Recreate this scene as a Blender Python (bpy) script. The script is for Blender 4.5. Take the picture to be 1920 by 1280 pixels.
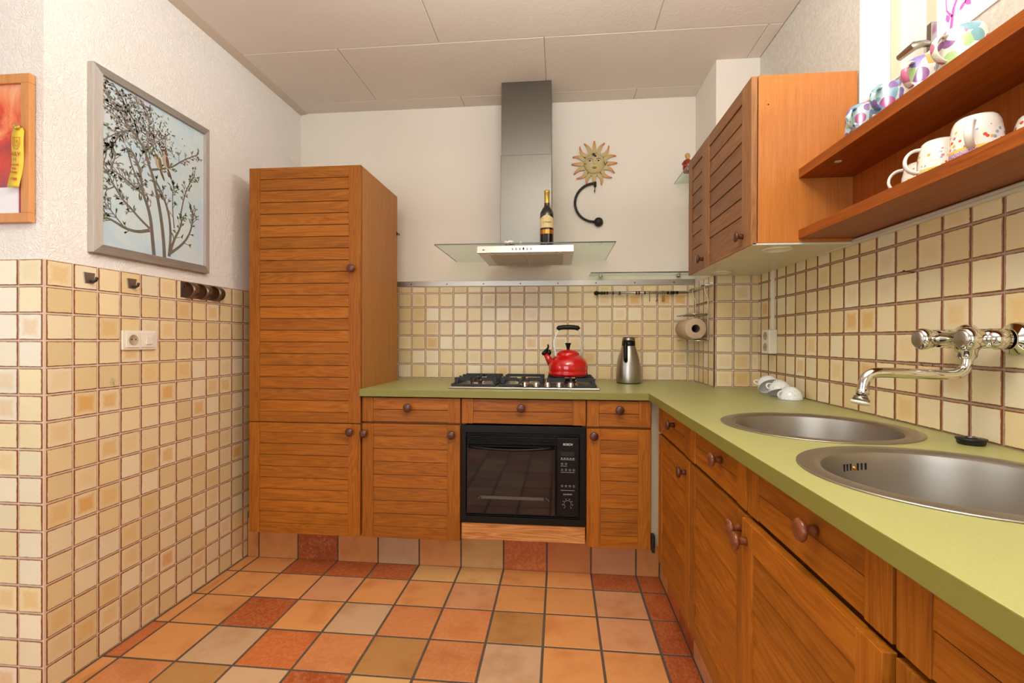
import bpy, bmesh, math, random
from mathutils import Vector, Matrix, noise
for o in list(bpy.data.objects): bpy.data.objects.remove(o)
S = bpy.context.scene
COL = S.collection
R = math.radians
rnd = random.Random(7)

# ------------------------------------------------------------------ camera
def set_camera():
    cd = bpy.data.cameras.new('camera'); co = bpy.data.objects.new('camera', cd); COL.objects.link(co)
    a, b, g = R(5.6374), R(-.2073), R(-.1892)
    r = Vector((math.cos(a), math.sin(a), 0)); d = Vector((-math.sin(a), math.cos(a), 0)); z = Vector((0, 0, 1))
    D = math.cos(b)*d + math.sin(b)*z; U = -math.sin(b)*d + math.cos(b)*z
    X = math.cos(g)*r - math.sin(g)*U; Y = math.sin(g)*r + math.cos(g)*U
    m = Matrix((X, Y, -D)).transposed().to_4x4(); m.translation = (0, 0, 1.1619)
    co.matrix_world = m
    cd.sensor_width = 36; cd.lens = 899.63/1920*36; cd.clip_start = .02
    S.camera = co
set_camera()

# ------------------------------------------------------------------ world, lights, exposure
w = bpy.data.worlds.new('overcast_sky'); S.world = w; w.use_nodes = True
wb = w.node_tree.nodes['Background']; wb.inputs[0].default_value = (.90, .95, 1, 1); wb.inputs[1].default_value = 2.0

def area(name, loc, rot, sx, sy, power, col, portal=False, spread=180):
    l = bpy.data.lights.new(name, 'AREA'); l.shape = 'RECTANGLE'; l.size = sx; l.size_y = sy; l.energy = power; l.color = col
    l.spread = R(spread)
    l.cycles.is_portal = portal
    o = bpy.data.objects.new(name, l); COL.objects.link(o); o.location = loc; o.rotation_euler = rot
    return o
# daylight through the glazed garden door in the rear wall and the window of the dining side (both behind the camera)
area('daylight_rear', (-1.15, -2.55, 1.5), (R(90), 0, 0), 2.3, 1.9, 20, (.97, .98, 1))
area('daylight_left', (-3.95, -.7, 1.55), (R(90), 0, R(-90)), 1.8, 1.4, 5, (.93, .97, 1))
# daylight through the small kitchen window in the right wall
area('window_portal', (1.24, 1.03, 2.24), (R(90), 0, R(90)), 1.4, .56, 15, (1, .99, .98), False, 80)
# unseen fill light added under the ceiling to brighten the walls
area('ceiling_lamp_light', (-.15, .25, 2.52), (0, 0, 0), .6, .6, 14, (1, .97, .93))
# upward fill added to brighten ceiling and left wall, standing in for bounced flash
area('bounced_flash', (.10, .50, 1.93), (R(180), 0, 0), .5, .5, 60, (1, .985, .97))

S.view_settings.view_transform = 'Standard'; S.view_settings.look = 'None'
S.view_settings.gamma = 1; S.view_settings.use_curve_mapping = False
S.view_settings.exposure = .2

# ------------------------------------------------------------------ materials
def L(h):
    h = h.lstrip('#'); v = [int(h[i:i+2], 16)/255 for i in (0, 2, 4)]
    return tuple([(c/12.92 if c <= .04045 else ((c+.055)/1.055)**2.4) for c in v] + [1])
class N:
    def __init__(s, name):
        s.m = bpy.data.materials.new(name); s.m.use_nodes = True; s.t = s.m.node_tree
        s.b = s.t.nodes['Principled BSDF']; s.out = s.t.nodes['Material Output']
    def n(s, typ, **kw):
        x = s.t.nodes.new(typ)
        for k, v in kw.items():
            if k.startswith('_'): setattr(x, k[1:], v)
            else:
                key = k.replace('9', ' ') if not k.startswith('i') or not k[1:].isdigit() else int(k[1:])
                i = x.inputs[key]
                if isinstance(v, bpy.types.NodeSocket): s.t.links.new(v, i)
                else: i.default_value = v
        return x
    def l(s, a, b): s.t.links.new(a, b)
    def ramp(s, fac, stops):
        x = s.n('ShaderNodeValToRGB', i0=fac); e = x.color_ramp.elements
        while len(e) < len(stops): e.new(.5)
        for q, (p, c) in zip(e, stops): q.position = p; q.color = c
        return x.outputs[0]
    def mix(s, f, a, b, typ='MIX'):
        x = s.n('ShaderNodeMix', _data_type='RGBA', _blend_type=typ)
        for i, v in ((0, f), (6, a), (7, b)):
            if isinstance(v, bpy.types.NodeSocket): s.l(v, x.inputs[i])
            else: x.inputs[i].default_value = v
        return x.outputs[2]
    def math(s, op, a, b=0., clamp=False):
        x = s.n('ShaderNodeMath', _operation=op, _use_clamp=clamp)
        for i, v in ((0, a), (1, b)):
            if isinstance(v, bpy.types.NodeSocket): s.l(v, x.inputs[i])
            else: x.inputs[i].default_value = v
        return x.outputs[0]
    def bump(s, h, strength=.3, dist=.01):
        x = s.n('ShaderNodeBump', Height=h, Strength=strength, Distance=dist); s.l(x.outputs[0], s.b.inputs['Normal'])
    def set(s, **kw):
        for k, v in kw.items():
            k = {'rough': 'Roughness', 'metal': 'Metallic', 'col': 'Base Color', 'spec': 'Specular IOR Level', 'coat': 'Coat Weight', 'trans': 'Transmission Weight', 'ior': 'IOR', 'emis': 'Emission Color', 'es': 'Emission Strength', 'aniso': 'Anisotropic', 'sheen': 'Sheen Weight', 'crough': 'Coat Roughness'}[k]
            i = s.b.inputs[k]
            if isinstance(v, bpy.types.NodeSocket): s.l(v, i)
            else: i.default_value = v
        return s
    def coord(s, which='Object', scale=(1, 1, 1), rand=0):
        tc = s.n('ShaderNodeTexCoord').outputs[which]
        mp = s.n('ShaderNodeMapping'); s.l(tc, mp.inputs[0]); mp.inputs['Scale'].default_value = scale
        if rand:
            oi = s.n('ShaderNodeObjectInfo').outputs['Random']
            v = s.n('ShaderNodeCombineXYZ'); 
            s.l(s.math('MULTIPLY', oi, 37.3*rand), v.inputs[0]); s.l(s.math('MULTIPLY', oi, 91.7*rand), v.inputs[1]); s.l(s.math('MULTIPLY', oi, 53.1*rand), v.inputs[2])
            s.l(v.outputs[0], mp.inputs['Location'])
        return mp.outputs[0]
    def noise(s, vec, scale=5, detail=3, rough=.5, dist=0):
        x = s.n('ShaderNodeTexNoise', Vector=vec, Scale=scale, Detail=detail, Roughness=rough, Distortion=dist)
        return x.outputs[0]

def plain(name, col, rough=.5, metal=0, spec=.5, coat=0, bump=0, bs=200, var=0):
    n = N(name); n.set(col=L(col), rough=rough, metal=metal, spec=spec, coat=coat)
    if bump or var:
        v = n.noise(n.coord(), bs, 3)
        if bump: n.bump(v, bump, .001)
        if var:
            c = L(col); k = 1-var
            n.set(col=n.mix(v, tuple([c[0]*k, c[1]*k, c[2]*k, 1]), tuple([min(1, c[0]/k), min(1, c[1]/k), min(1, c[2]/k), 1])))
    return n.m

def wood(name, axis, dark, mid, light, rough=.48, cross=1., fig=1., rand=1, coat=0, strength=.25):
    """grain runs along axis; figure (cathedral rings) from distorted bands across it"""
    n = N(name)
    sc = [13, 13, 13]; sc[axis] = 1.1
    v = n.coord('Object', tuple(sc), rand)
    low = n.noise(v, 1.3*fig, 2, .5)
    rings = n.math('FRACT', n.math('MULTIPLY', low, 13.))
    rings = n.math('ABSOLUTE', n.math('SUBTRACT', n.math('MULTIPLY', rings, 2), 1))
    sf = [520, 520, 520]; sf[axis] = 11
    fine = n.noise(n.coord('Object', tuple(sf), rand), 1., 3, .6)
    st = [60, 60, 60]; st[axis] = 2.2
    streak = n.noise(n.coord('Object', tuple(st), rand), 1., 2, .5)
    f = n.math('ADD', n.math('MULTIPLY', rings, .20*cross), n.math('ADD', n.math('MULTIPLY', fine, .62), n.math('MULTIPLY', streak, .34)))
    c = n.ramp(f, [(.28, L(dark)), (.56, L(mid)), (.86, L(light))])
    oi = n.n('ShaderNodeObjectInfo').outputs['Random']
    c = n.mix(.5, c, n.ramp(oi, [(0, (.52, .50, .48, 1)), (1, (1.0, .98, .96, 1))]), 'MULTIPLY') if rand else c
    n.set(col=c, rough=rough, coat=coat, crough=.3, spec=.3)
    n.bump(n.math('ADD', fine, n.math('MULTIPLY', rings, .4)), strength, .0006)
    return n.m
OAK = ('#7c420a', '#a35d10', '#b87322')
M = {}
M['oak_x'] = wood('oak_grain_x', 0, *OAK)
M['oak_z'] = wood('oak_grain_z', 2, *OAK)
M['oak_light'] = wood('oak_pale_board', 0, '#8f5826', '#c07e42', '#d59a5e', cross=1.6)
M['veneer_z'] = wood('oak_veneer_z', 2, '#a0642a', '#bb7c3a', '#cb8d4c', cross=.25, rand=0, strength=.1)
M['teak_z'] = wood('teak_veneer_z', 2, '#aa642c', '#c27a3a', '#d28c4a', cross=.2, rand=0, strength=.08, rough=.33)
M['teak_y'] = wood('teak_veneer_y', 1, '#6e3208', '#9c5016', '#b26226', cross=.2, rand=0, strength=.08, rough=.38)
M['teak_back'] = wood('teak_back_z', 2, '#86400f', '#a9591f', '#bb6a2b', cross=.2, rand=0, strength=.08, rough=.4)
M['wall_oak_x'] = wood('wall_oak_x', 0, '#6b4422', '#906038', '#a8744a')
M['wall_oak_z'] = wood('wall_oak_z', 2, '#7a4c28', '#9c6a3e', '#b27e50')
M['gap'] = plain('dark_joint', '#331a08', .8)
M['knob'] = wood('knob_wood', 2, '#3a1c10', '#5a3020', '#6e4030', rough=.3, coat=.5)
M['knob_lt'] = wood('knob_wood_worn', 2, '#5c2c16', '#7d4426', '#96583a', rough=.25, coat=.5)

def stucco():
    n = N('plaster_stucco')
    v = n.coord()
    a = n.noise(v, 34, 4, .55, 1.6); b = n.noise(v, 90, 2, .5, .6); c = n.noise(v, 2.2, 2)
    ridge = n.math('ABSOLUTE', n.math('SUBTRACT', a, .5))
    ridge = n.math('SUBTRACT', 1, n.math('MULTIPLY', ridge, 9), True)
    n.set(col=n.ramp(c, [(.3, L('#f0ebe3')), (.7, L('#f5f1ea'))]), rough=.85, spec=.25)
    n.bump(n.math('ADD', ridge, n.math('MULTIPLY', b, .7)), .5, .0042)
    return n.m
M['stucco'] = stucco()
def smoothwall(name, c1, c2, s=.35):
    n = N(name); v = n.coord()
    a = n.noise(v, 26, 5, .6, .4); c = n.noise(v, 1.6, 2)
    n.set(col=n.ramp(c, [(.3, L(c1)), (.7, L(c2))]), rough=.88, spec=.2)
    n.bump(a, s, .004); return n.m
M['backwall'] = smoothwall('painted_rough_wall', '#e7dfd0', '#ece6da')
def graywall():
    n = N('grey_sand_plaster'); v = n.coord()
    a = n.noise(v, 75, 3, .6, .5)
    n.set(col=n.ramp(a, [(.35, L('#cfc8b9')), (.7, L('#dedace'))]), rough=.8, spec=.3); n.bump(a, .6, .004); return n.m
M['graywall'] = graywall()
M['reveal'] = smoothwall('white_reveal_plaster', '#f0ece2', '#f4f0e8', .15)
def ceil():
    n = N('ceiling_board'); v = n.coord('Object', rand=1)
    a = n.noise(v, 55, 5, .6, 1.2); pit = n.math('GREATER_THAN', n.noise(v, 120, 2, .5), .72)
    n.set(col=n.mix(n.noise(v, 3, 2), L('#dad0c4'), L('#e0d7cc')), rough=.9, spec=.2)
    n.bump(n.math('SUBTRACT', a, n.math('MULTIPLY', pit, .3)), .5, .003); return n.m
M['ceil'] = ceil()
M['ceil_gap'] = plain('ceiling_joint', '#c9bba8', .9)

def glazed():
    """glazed 8 cm wall tile: object colour = glaze, alpha = amount of orange firing blotch, brown fired rim"""
    n = N('glazed_tile')
    oi = n.n('ShaderNodeObjectInfo'); oc = oi.outputs['Color']; al = oi.outputs['Alpha']
    g = n.n('ShaderNodeTexCoord').outputs['Generated']
    sp = n.n('ShaderNodeSeparateXYZ', i0=g)
    dx = n.math('ABSOLUTE', n.math('SUBTRACT', sp.outputs[0], .5)); dy = n.math('ABSOLUTE', n.math('SUBTRACT', sp.outputs[1], .5))
    mx = n.math('MAXIMUM', dx, dy)
    nz = n.noise(n.coord('Generated', (1, 1, 1), 1), 3.5, 3, .6)
    nf = n.noise(n.coord('Generated', (1, 1, 1), 1), 28, 2, .6)
    rim = n.ramp(n.math('ADD', mx, n.math('MULTIPLY', n.math('SUBTRACT', nz, .5), .05)), [(.461, (0, 0, 0, 1)), (.484, (1, 1, 1, 1))])
    body = n.ramp(n.math('ADD', mx, n.math('MULTIPLY', n.math('SUBTRACT', nz, .5), .22)), [(.22, (1, 1, 1, 1)), (.41, (0, 0, 0, 1))])
    bl = n.math('MULTIPLY', body, al)
    bl = n.math('MULTIPLY', bl, n.math('ADD', .65, n.math('MULTIPLY', nf, .6)), True)
    c = n.mix(bl, oc, L('#daa552'))
    c = n.mix(n.math('MULTIPLY', nf, .06), c, L('#c8964a'))
    c = n.mix(rim, c, L('#843f10'))
    n.set(col=c, rough=.24, spec=.45)
    n.bump(n.math('ADD', nz, n.math('MULTIPLY', nf, .1)), .12, .004)
    return n.m
M['glaze'] = glazed()
def groutm(name, c1, c2):
    n = N(name); a = n.noise(n.coord(), 220, 3, .6)
    n.set(col=n.ramp(a, [(.3, L(c1)), (.7, L(c2))]), rough=.95, spec=.1); n.bump(a, .3, .001); return n.m
M['grout'] = groutm('wall_grout', '#d6bfa4', '#e8d6be')
M['grout_dk'] = groutm('wall_grout_darker', '#a58a70', '#bda48a')
M['floor_grout'] = groutm('floor_grout', '#54463a', '#6e6052')
def terracotta():
    n = N('terracotta_tile')
    oi = n.n('ShaderNodeObjectInfo'); oc = oi.outputs['Color']; al = oi.outputs['Alpha']
    v = n.coord('Object', rand=1)
    spots = n.noise(v, 70, 3, .55, .8); big = n.noise(v, 7, 3, .55); grit = n.noise(v, 260, 2, .6)
    sp = n.ramp(spots, [(.46, (0, 0, 0, 1)), (.60, (1, 1, 1, 1))])
    dark = n.mix(1., oc, (.72, .52, .40, 1), 'MULTIPLY')
    lite = n.mix(.30, oc, L('#dba070'))
    c = n.mix(n.math('MULTIPLY', sp, al), oc, lite)
    c = n.mix(n.ramp(big, [(.50, (0, 0, 0, 1)), (.75, (.65, .65, .65, 1))]), c, dark)
    c = n.mix(n.ramp(grit, [(.66, (0, 0, 0, 1)), (.74, (.6, .6, .6, 1))]), c, L('#8a5a3c'))
    n.set(col=c, rough=n.ramp(big, [(.3, (.38, .38, .38, 1)), (.7, (.55, .55, .55, 1))]), spec=.4)
    n.bump(n.math('ADD', big, n.math('MULTIPLY', spots, .25)), .25, .003); return n.m
M['terra'] = terracotta()
def counter():
    n = N('green_laminate'); v = n.coord()
    a = n.noise(v, 240, 3, .7); b = n.noise(v, 5, 3)
    c = n.mix(a, L('#96975c'), L('#aeae70'))
    n.set(col=n.mix(n.math('MULTIPLY', b, .25), c, L('#a5a460')), rough=.36, spec=.45); n.bump(a, .06, .0005); return n.m
M['counter'] = counter()
M['counter_edge'] = plain('green_laminate_edge', '#83803c', .45, var=.05, bs=150)
def steel(name, col, rough, axis=0, amp=.12, aniso=.0):
    n = N(name); sc = [900, 900, 900]; sc[axis] = 6
    a = n.noise(n.coord('Object', tuple(sc)), 1, 2, .6)
    c = L(col)
    n.set(col=c, metal=1, rough=n.math('ADD', rough, n.math('MULTIPLY', a, amp)), aniso=aniso); n.bump(a, .05, .0004); return n.m
M['steel'] = steel('brushed_steel', '#b5b0a6', .28, 0)
M['steel_z'] = steel('brushed_steel_chimney', '#7b7870', .32, 0)
M['steel_sink'] = steel('satin_steel_sink', '#aaa49a', .34, 0, .1)
M['steel_hood'] = steel('hood_front_steel', '#d0cac2', .25)
M['alu'] = plain('aluminium', '#b3aca2', .4, 1)
M['chrome'] = plain('chrome', '#dcdad4', .06, 1)
M['wire'] = plain('chrome_wire', '#b9b2a2', .15, 1)
M['iron'] = plain('cast_iron', '#25272b', .55, 0, .4, bump=.2, bs=500)
M['iron_blk'] = plain('wrought_iron', '#2a2622', .5, .3, bump=.3, bs=120)
M['black'] = plain('black_plastic', '#0d0a0a', .35, 0, .25)
M['black_m'] = plain('black_matte', '#0e0c0c', .55)
M['blackgloss'] = plain('oven_black_glass', '#0b0707', .05, 0, .5)
M['oven_in'] = plain('oven_interior', '#1c120c', .5)
M['chrome_dull'] = plain('dull_chrome', '#9b948a', .25, 1)
M['red'] = plain('red_enamel', '#c41013', .10, 0, .6, coat=.6)
M['white'] = plain('white_plastic', '#e9e2cf', .35)
M['whitegl'] = plain('white_glaze', '#efece4', .12, coat=.4)
M['board'] = plain('white_board', '#d9d3c4', .22, var=.02, bs=3)
M['offwhite'] = plain('window_paint', '#f0ede6', .4)
M['beige'] = plain('window_paint_beige', '#dccfb4', .45)
M['greige'] = plain('filler_greige', '#b3a284', .6)
M['dark'] = plain('dark_hole', '#0a0806', .9)
M['gold'] = plain('gold_foil', '#c9a64e', .3, .6)
M['copper'] = plain('gold_band', '#d9943c', .25, .8)
M['label'] = plain('wine_label', '#dcc68e', .6, var=.08, bs=40)
M['wineglass'] = plain('dark_bottle_glass', '#0c0706', .04, 0, .7, coat=.5)
M['ink'] = plain('print_ink', '#5a4a34', .7)
M['inkw'] = plain('print_white', '#b8b4ae', .6)
M['inkr'] = plain('print_red', '#c0522a', .7)
M['ribbon'] = plain('yellow_ribbon', '#ebc93c', .45, var=.08, bs=30)
M['frame_or'] = wood('orange_frame_wood', 2, '#c07f44', '#d5955a', '#e2a66e', cross=.2, rand=0)
M['frame_or_side'] = wood('orange_frame_side', 2, '#b86c20', '#cf8232', '#da9242', cross=.2, rand=0)
M['paper'] = plain('paper', '#eeeaf0', .8)
M['frame_si'] = wood('silver_frame', 2, '#a39a90', '#bcb4aa', '#cdc6bd', cross=.1, rand=0, rough=.35)  # uprights: silver lightened, the light they face is put into the colour
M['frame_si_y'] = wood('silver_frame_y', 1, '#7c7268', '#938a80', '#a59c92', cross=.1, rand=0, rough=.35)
M['rollpaper'] = plain('kraft_paper_towel', '#c3a88c', .9, bump=.5, bs=300, var=.06)
M['roll_core'] = plain('cardboard_core', '#5a4a3c', .9)
M['tray'] = plain('tray_grey', '#56524f', .3, .3)
M['bronze_hook'] = plain('dark_steel_wire', '#6e665a', .3, .7)
M['rubber'] = plain('rubber_black', '#141416', .45)
M['pink'] = plain('pink_foil_decal', '#f06fc8', .5)
M['figskin'] = plain('figurine_tan', '#c99a5c', .5)
M['figred'] = plain('figurine_red', '#8c2c14', .3, coat=.3, var=.3, bs=60)

def thinglass(name, tint, gl=.05, base=.06):
    n = N(name); t = n.t; t.nodes.remove(n.b)
    tr = n.n('ShaderNodeBsdfTransparent', Color=L(tint)); gs = n.n('ShaderNodeBsdfGlossy', Roughness=gl)
    lw = n.n('ShaderNodeFresnel', IOR=1.5)
    f = n.math('ADD', lw.outputs[0], base - .04, True)
    bf = n.n('ShaderNodeNewGeometry').outputs['Backfacing']
    f = n.math('MULTIPLY', f, n.math('SUBTRACT', 1, bf))
    mx = n.n('ShaderNodeMixShader', i0=f); n.l(tr.outputs[0], mx.inputs[1]); n.l(gs.outputs[0], mx.inputs[2]); n.l(mx.outputs[0], n.out.inputs[0])
    return n.m
M['glass'] = thinglass('clear_green_glass', '#f3faf4', base=.03)
M['glass_edge'] = thinglass('glass_edge_green', '#4e7464', .15, .2)
M['pane'] = thinglass('window_pane', '#fbfdff', .02)
M['oven_glass'] = thinglass('smoked_oven_glass', '#3a2c22', .03, .05)

def flames():
    n = N('flame_painting'); v = n.coord('Object', (5, 5, 4)); a = n.noise(v, 1.2, 4, .6, 1.8)
    z = n.n('ShaderNodeSeparateXYZ', i0=n.n('ShaderNodeTexCoord').outputs['Generated']).outputs[2]
    f = n.math('ADD', n.math('MULTIPLY', z, .75), n.math('MULTIPLY', n.math('SUBTRACT', a, .5), 1.1))
    n.set(col=n.ramp(f, [(.05, L('#7a4a6a')), (.22, L('#b33a38')), (.45, L('#d8452c')), (.62, L('#f08a5a')), (.8, L('#f5b890')), (.95, L('#efc9a8'))]), rough=.45)
    return n.m
M['flames'] = flames()
def canvas():
    n = N('canvas_sky'); v = n.coord('Object', (2, 3, 3)); a = n.noise(v, 1.4, 4, .6, .6); b = n.noise(v, 8, 4, .7)
    c = n.ramp(a, [(.28, L('#c3c0d8')), (.42, L('#b4d0dc')), (.55, L('#c4d6d8')), (.7, L('#cdd2da'))])
    n.set(col=n.mix(n.math('MULTIPLY', b, .35), c, L('#dfe3e2')), rough=.4); n.bump(b, .3, .002); return n.m
M['canvas'] = canvas()
M['branch'] = plain('paint_branch', '#6a6458', .5, var=.3, bs=30)
M['leafp'] = plain('paint_leaf_dark', '#7a766c', .5, var=.3, bs=20)
M['leafg'] = plain('paint_leaf_green', '#6c8456', .5, var=.3, bs=20)
M['bloss'] = plain('paint_blossom', '#b3a3a0', .5, var=.15, bs=20)
M['bird_a'] = plain('paint_bird_brown', '#6a4c38', .5, var=.35, bs=60)
M['bird_b'] = plain('paint_bird_breast', '#b5a392', .5, var=.1, bs=60)
M['bird_c'] = plain('paint_bird_olive', '#75683a', .5, var=.2, bs=60)
def mugmat(name, base, cols, scale, thr=.32, band=None):
    """printed mug: voronoi cells picked out in several colours on a pale ground"""
    n = N(name); v = n.coord('Object', (1, 1, 1), 1)
    vn = n.n('ShaderNodeTexVoronoi', Vector=v, Scale=scale, Randomness=.9)
    spot = n.math('LESS_THAN', vn.outputs['Distance'], thr)
    pk = n.n('ShaderNodeSeparateColor', i0=vn.outputs['Color']).outputs[0]
    rp = n.n('ShaderNodeValToRGB', i0=pk); rp.color_ramp.interpolation = 'CONSTANT'; e = rp.color_ramp.elements
    while len(e) < len(cols): e.new(.5)
    for i, c in enumerate(cols): e[i].position = i/len(cols); e[i].color = L(c)
    c = n.mix(spot, L(base), rp.outputs[0])
    if band:
        z = n.n('ShaderNodeSeparateXYZ', i0=n.n('ShaderNodeTexCoord').outputs['Object'])
        ch = n.n('ShaderNodeTexVoronoi', Vector=n.coord(), Scale=240)
        inb = n.math('LESS_THAN', z.outputs[2], .017)
        up = n.math('LESS_THAN', z.outputs[2], .055)
        c = n.mix(n.math('GREATER_THAN', z.outputs[2], .058), c, L(base))
        bc = n.mix(n.math('GREATER_THAN', n.math('FRACT', n.math('MULTIPLY', ch.outputs['Distance'], 3)), .5), L('#8a4a90'), L('#ecd6e0'))
        bc = n.mix(n.math('GREATER_THAN', z.outputs[2], .0115), bc, L('#e8c24a'))
        c = n.mix(inb, c, bc)
    n.set(col=c, rough=.15, coat=.4); return n.m
M['mug_fruit'] = mugmat('fruit_print', '#d9dccb', ['#8c5a96', '#a0c080', '#e6ded2', '#c26a88', '#6fa0a8', '#e09a50', '#7c6ab0'], 34, .60)
M['mug_blue'] = mugmat('blue_fruit_print', '#b4cfd2', ['#7fa8b8', '#7c5a96', '#94bca0', '#a8588c', '#6488ac', '#d8e4e0'], 36, .62)
M['mug_flower'] = mugmat('flower_print', '#ebe5d9', ['#d8553a', '#7fb0c4', '#ebe5d9', '#d86a7a', '#e6b04a', '#9aa8c8'], 95, .33, True)
M['cup_speck'] = mugmat('speckled_porcelain', '#e8ebea', ['#cfd1d3', '#e8ebea', '#c5c8cb'], 190, .32)
M['bowl_dot'] = mugmat('bowl_print', '#eae6e0', ['#c05050', '#3a4a88', '#eae6e0', '#3a4a88'], 70, .42)
def sunmat():
    n = N('painted_sun_metal'); v = n.coord()
    sp = n.n('ShaderNodeSeparateXYZ', i0=n.n('ShaderNodeTexCoord').outputs['Object'])
    r = n.math('SQRT', n.math('ADD', n.math('POWER', sp.outputs[0], 2), n.math('POWER', sp.outputs[2], 2)))
    c = n.ramp(n.math('MULTIPLY', r, 6), [(.0, L('#c4b380')), (.48, L('#c0ad78')), (.66, L('#c99a58')), (.78, L('#c86c3e')), (.88, L('#7c4038'))])
    a = n.noise(v, 60, 4, .7)
    n.set(col=n.mix(n.ramp(a, [(.66, (0, 0, 0, 1)), (.7, (.6, .6, .6, 1))]), c, L('#8a7a50')), rough=.6, metal=.1); n.bump(a, .4, .002); return n.m
M['sun'] = sunmat()

# ------------------------------------------------------------------ mesh builder
class MB:
    def __init__(s): s.v = []; s.f = []; s.mi = []; s.sm = []
    def add(s, vs, fs, mi=0, smooth=False):
        k = len(s.v); s.v += [tuple(v) for v in vs]
        for f in fs: s.f.append(tuple(i+k for i in f)); s.mi.append(mi); s.sm.append(smooth)
        return s
    def box(s, x0, x1, y0, y1, z0, z1, mi=0):
        if x0 > x1: x0, x1 = x1, x0
        if y0 > y1: y0, y1 = y1, y0
        if z0 > z1: z0, z1 = z1, z0
        return s.add([(x0,y0,z0),(x1,y0,z0),(x1,y1,z0),(x0,y1,z0),(x0,y0,z1),(x1,y0,z1),(x1,y1,z1),(x0,y1,z1)],
                     [(0,3,2,1),(4,5,6,7),(0,1,5,4),(1,2,6,5),(2,3,7,6),(3,0,4,7)], mi)
    def prism(s, pts, ax, a, b, mi=0, smooth=False):
        """extrude the 2D outline pts along axis ax from a to b (order of the other axes kept)"""
        def P(p, t):
            q = list(p); q.insert(ax, t); return q
        n = len(pts); vs = [P(p, a) for p in pts] + [P(p, b) for p in pts]
        s.add(vs, [tuple(range(n))[::-1], tuple(range(n, 2*n))], mi)
        k = len(s.v) - 2*n
        for i in range(n):
            j = (i+1) % n; s.f.append((k+i, k+j, k+n+j, k+n+i)); s.mi.append(mi); s.sm.append(smooth)
        return s
    def lathe(s, prof, c=(0,0,0), ax=2, n=24, mi=0, smooth=True, rot=None):
        """prof: (radius, height) pairs; closed with caps where radius is 0"""
        vs = []; m = len(prof)
        for i in range(n):
            a = 2*math.pi*i/n
            for r, h in prof:
                p = [r*math.cos(a), r*math.sin(a)]; p.insert(ax, h)
                p = Vector(p)
                if rot is not None: p = rot @ p
                vs.append(p + Vector(c))
        fs = []
        for i in range(n):
            j = (i+1) % n
            for k in range(m-1):
                fs.append((i*m+k, j*m+k, j*m+k+1, i*m+k+1))
        return s.add(vs, fs, mi, smooth)
    def cyl(s, p, q, r, r2=None, n=16, mi=0, smooth=True, cap=True):
        p = Vector(p); q = Vector(q); r2 = r if r2 is None else r2; d = (q-p).normalized()
        u = d.orthogonal().normalized(); v = d.cross(u)
        vs = []
        for c, rr in ((p, r), (q, r2)):
            for i in range(n):
                a = 2*math.pi*i/n; vs.append(c + rr*(math.cos(a)*u + math.sin(a)*v))
        s.add(vs, [(i, (i+1) % n, n+(i+1) % n, n+i) for i in range(n)], mi, smooth)
        if cap:
            k = len(s.v) - 2*n
            for f in (tuple(range(k+n-1, k-1, -1)), tuple(range(k+n, k+2*n))): s.f.append(f); s.mi.append(mi); s.sm.append(False)
        return s
    def tube(s, pts, r, n=8, mi=0, closed=False, radii=None):
        pts = [Vector(p) for p in pts]; m = len(pts); vs = []; u = None
        for i, p in enumerate(pts):
            a = pts[i-1] if (i > 0 or closed) else pts[i]; b = pts[(i+1) % m] if (i < m-1 or closed) else pts[i]
            d = (b-a).normalized()
            if u is None: u = d.orthogonal().normalized()
            u = (u - u.dot(d)*d).normalized(); v = d.cross(u)
            rr = radii[i] if radii else r
            for k in range(n):
                t = 2*math.pi*k/n; vs.append(p + rr*(math.cos(t)*u + math.sin(t)*v))
        fs = []
        for i in range(m if closed else m-1):
            j = (i+1) % m
            for k in range(n): fs.append((i*n+k, i*n+(k+1) % n, j*n+(k+1) % n, j*n+k))
        s.add(vs, fs, mi, True)
        if not closed:
            k = len(s.v)-m*n
            for f in (tuple(range(k+n-1, k-1, -1)), tuple(range(k+(m-1)*n, k+m*n))): s.f.append(f); s.mi.append(mi); s.sm.append(False)
        return s
    def ball(s, c, r, n=16, mi=0, sx=1, sy=1, sz=1):
        prof = [(math.sin(math.pi*i/n)*r + 1e-5, -math.cos(math.pi*i/n)*r) for i in range(n+1)]
        vs = []
        k0 = len(s.v); s.lathe(prof, (0,0,0), 2, n*2, mi)
        for i in range(k0, len(s.v)):
            x, y, z = s.v[i]; s.v[i] = (c[0]+x*sx, c[1]+y*sy, c[2]+z*sz)
        return s
    def mesh(s, name, mats):
        me = bpy.data.meshes.new(name); me.from_pydata(s.v, [], s.f)
        for m in mats: me.materials.append(M[m])
        me.polygons.foreach_set('material_index', s.mi); me.polygons.foreach_set('use_smooth', s.sm)
        bm = bmesh.new(); bm.from_mesh(me); bmesh.ops.recalc_face_normals(bm, faces=bm.faces); bm.to_mesh(me); bm.free()
        me.update(); return me
def link(name, me, parent=None, bevel=0, seg=2, loc=None, rot=None, scale=None):
    o = bpy.data.objects.new(name, me); COL.objects.link(o)
    if parent is not None: o.parent = parent
    if loc is not None: o.location = loc
    if rot is not None: o.rotation_euler = rot
    if scale is not None: o.scale = scale
    if bevel:
        b = o.modifiers.new('bevel', 'BEVEL'); b.width = bevel; b.segments = seg; b.limit_method = 'ANGLE'; b.angle_limit = R(40)
    return o
def obj(name, mb, mats, parent=None, bevel=0, seg=2, **kw):
    if isinstance(mats, str): mats = [mats]
    return link(name, mb.mesh(name, mats), parent, bevel, seg, **kw)
def empty(name, loc=(0,0,0), rot=0, **kw):
    o = bpy.data.objects.new(name, None); COL.objects.link(o); o.location = loc; o.empty_display_size = .05
    o.rotation_euler = (0, 0, rot); tag(o, **kw); return o
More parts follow.
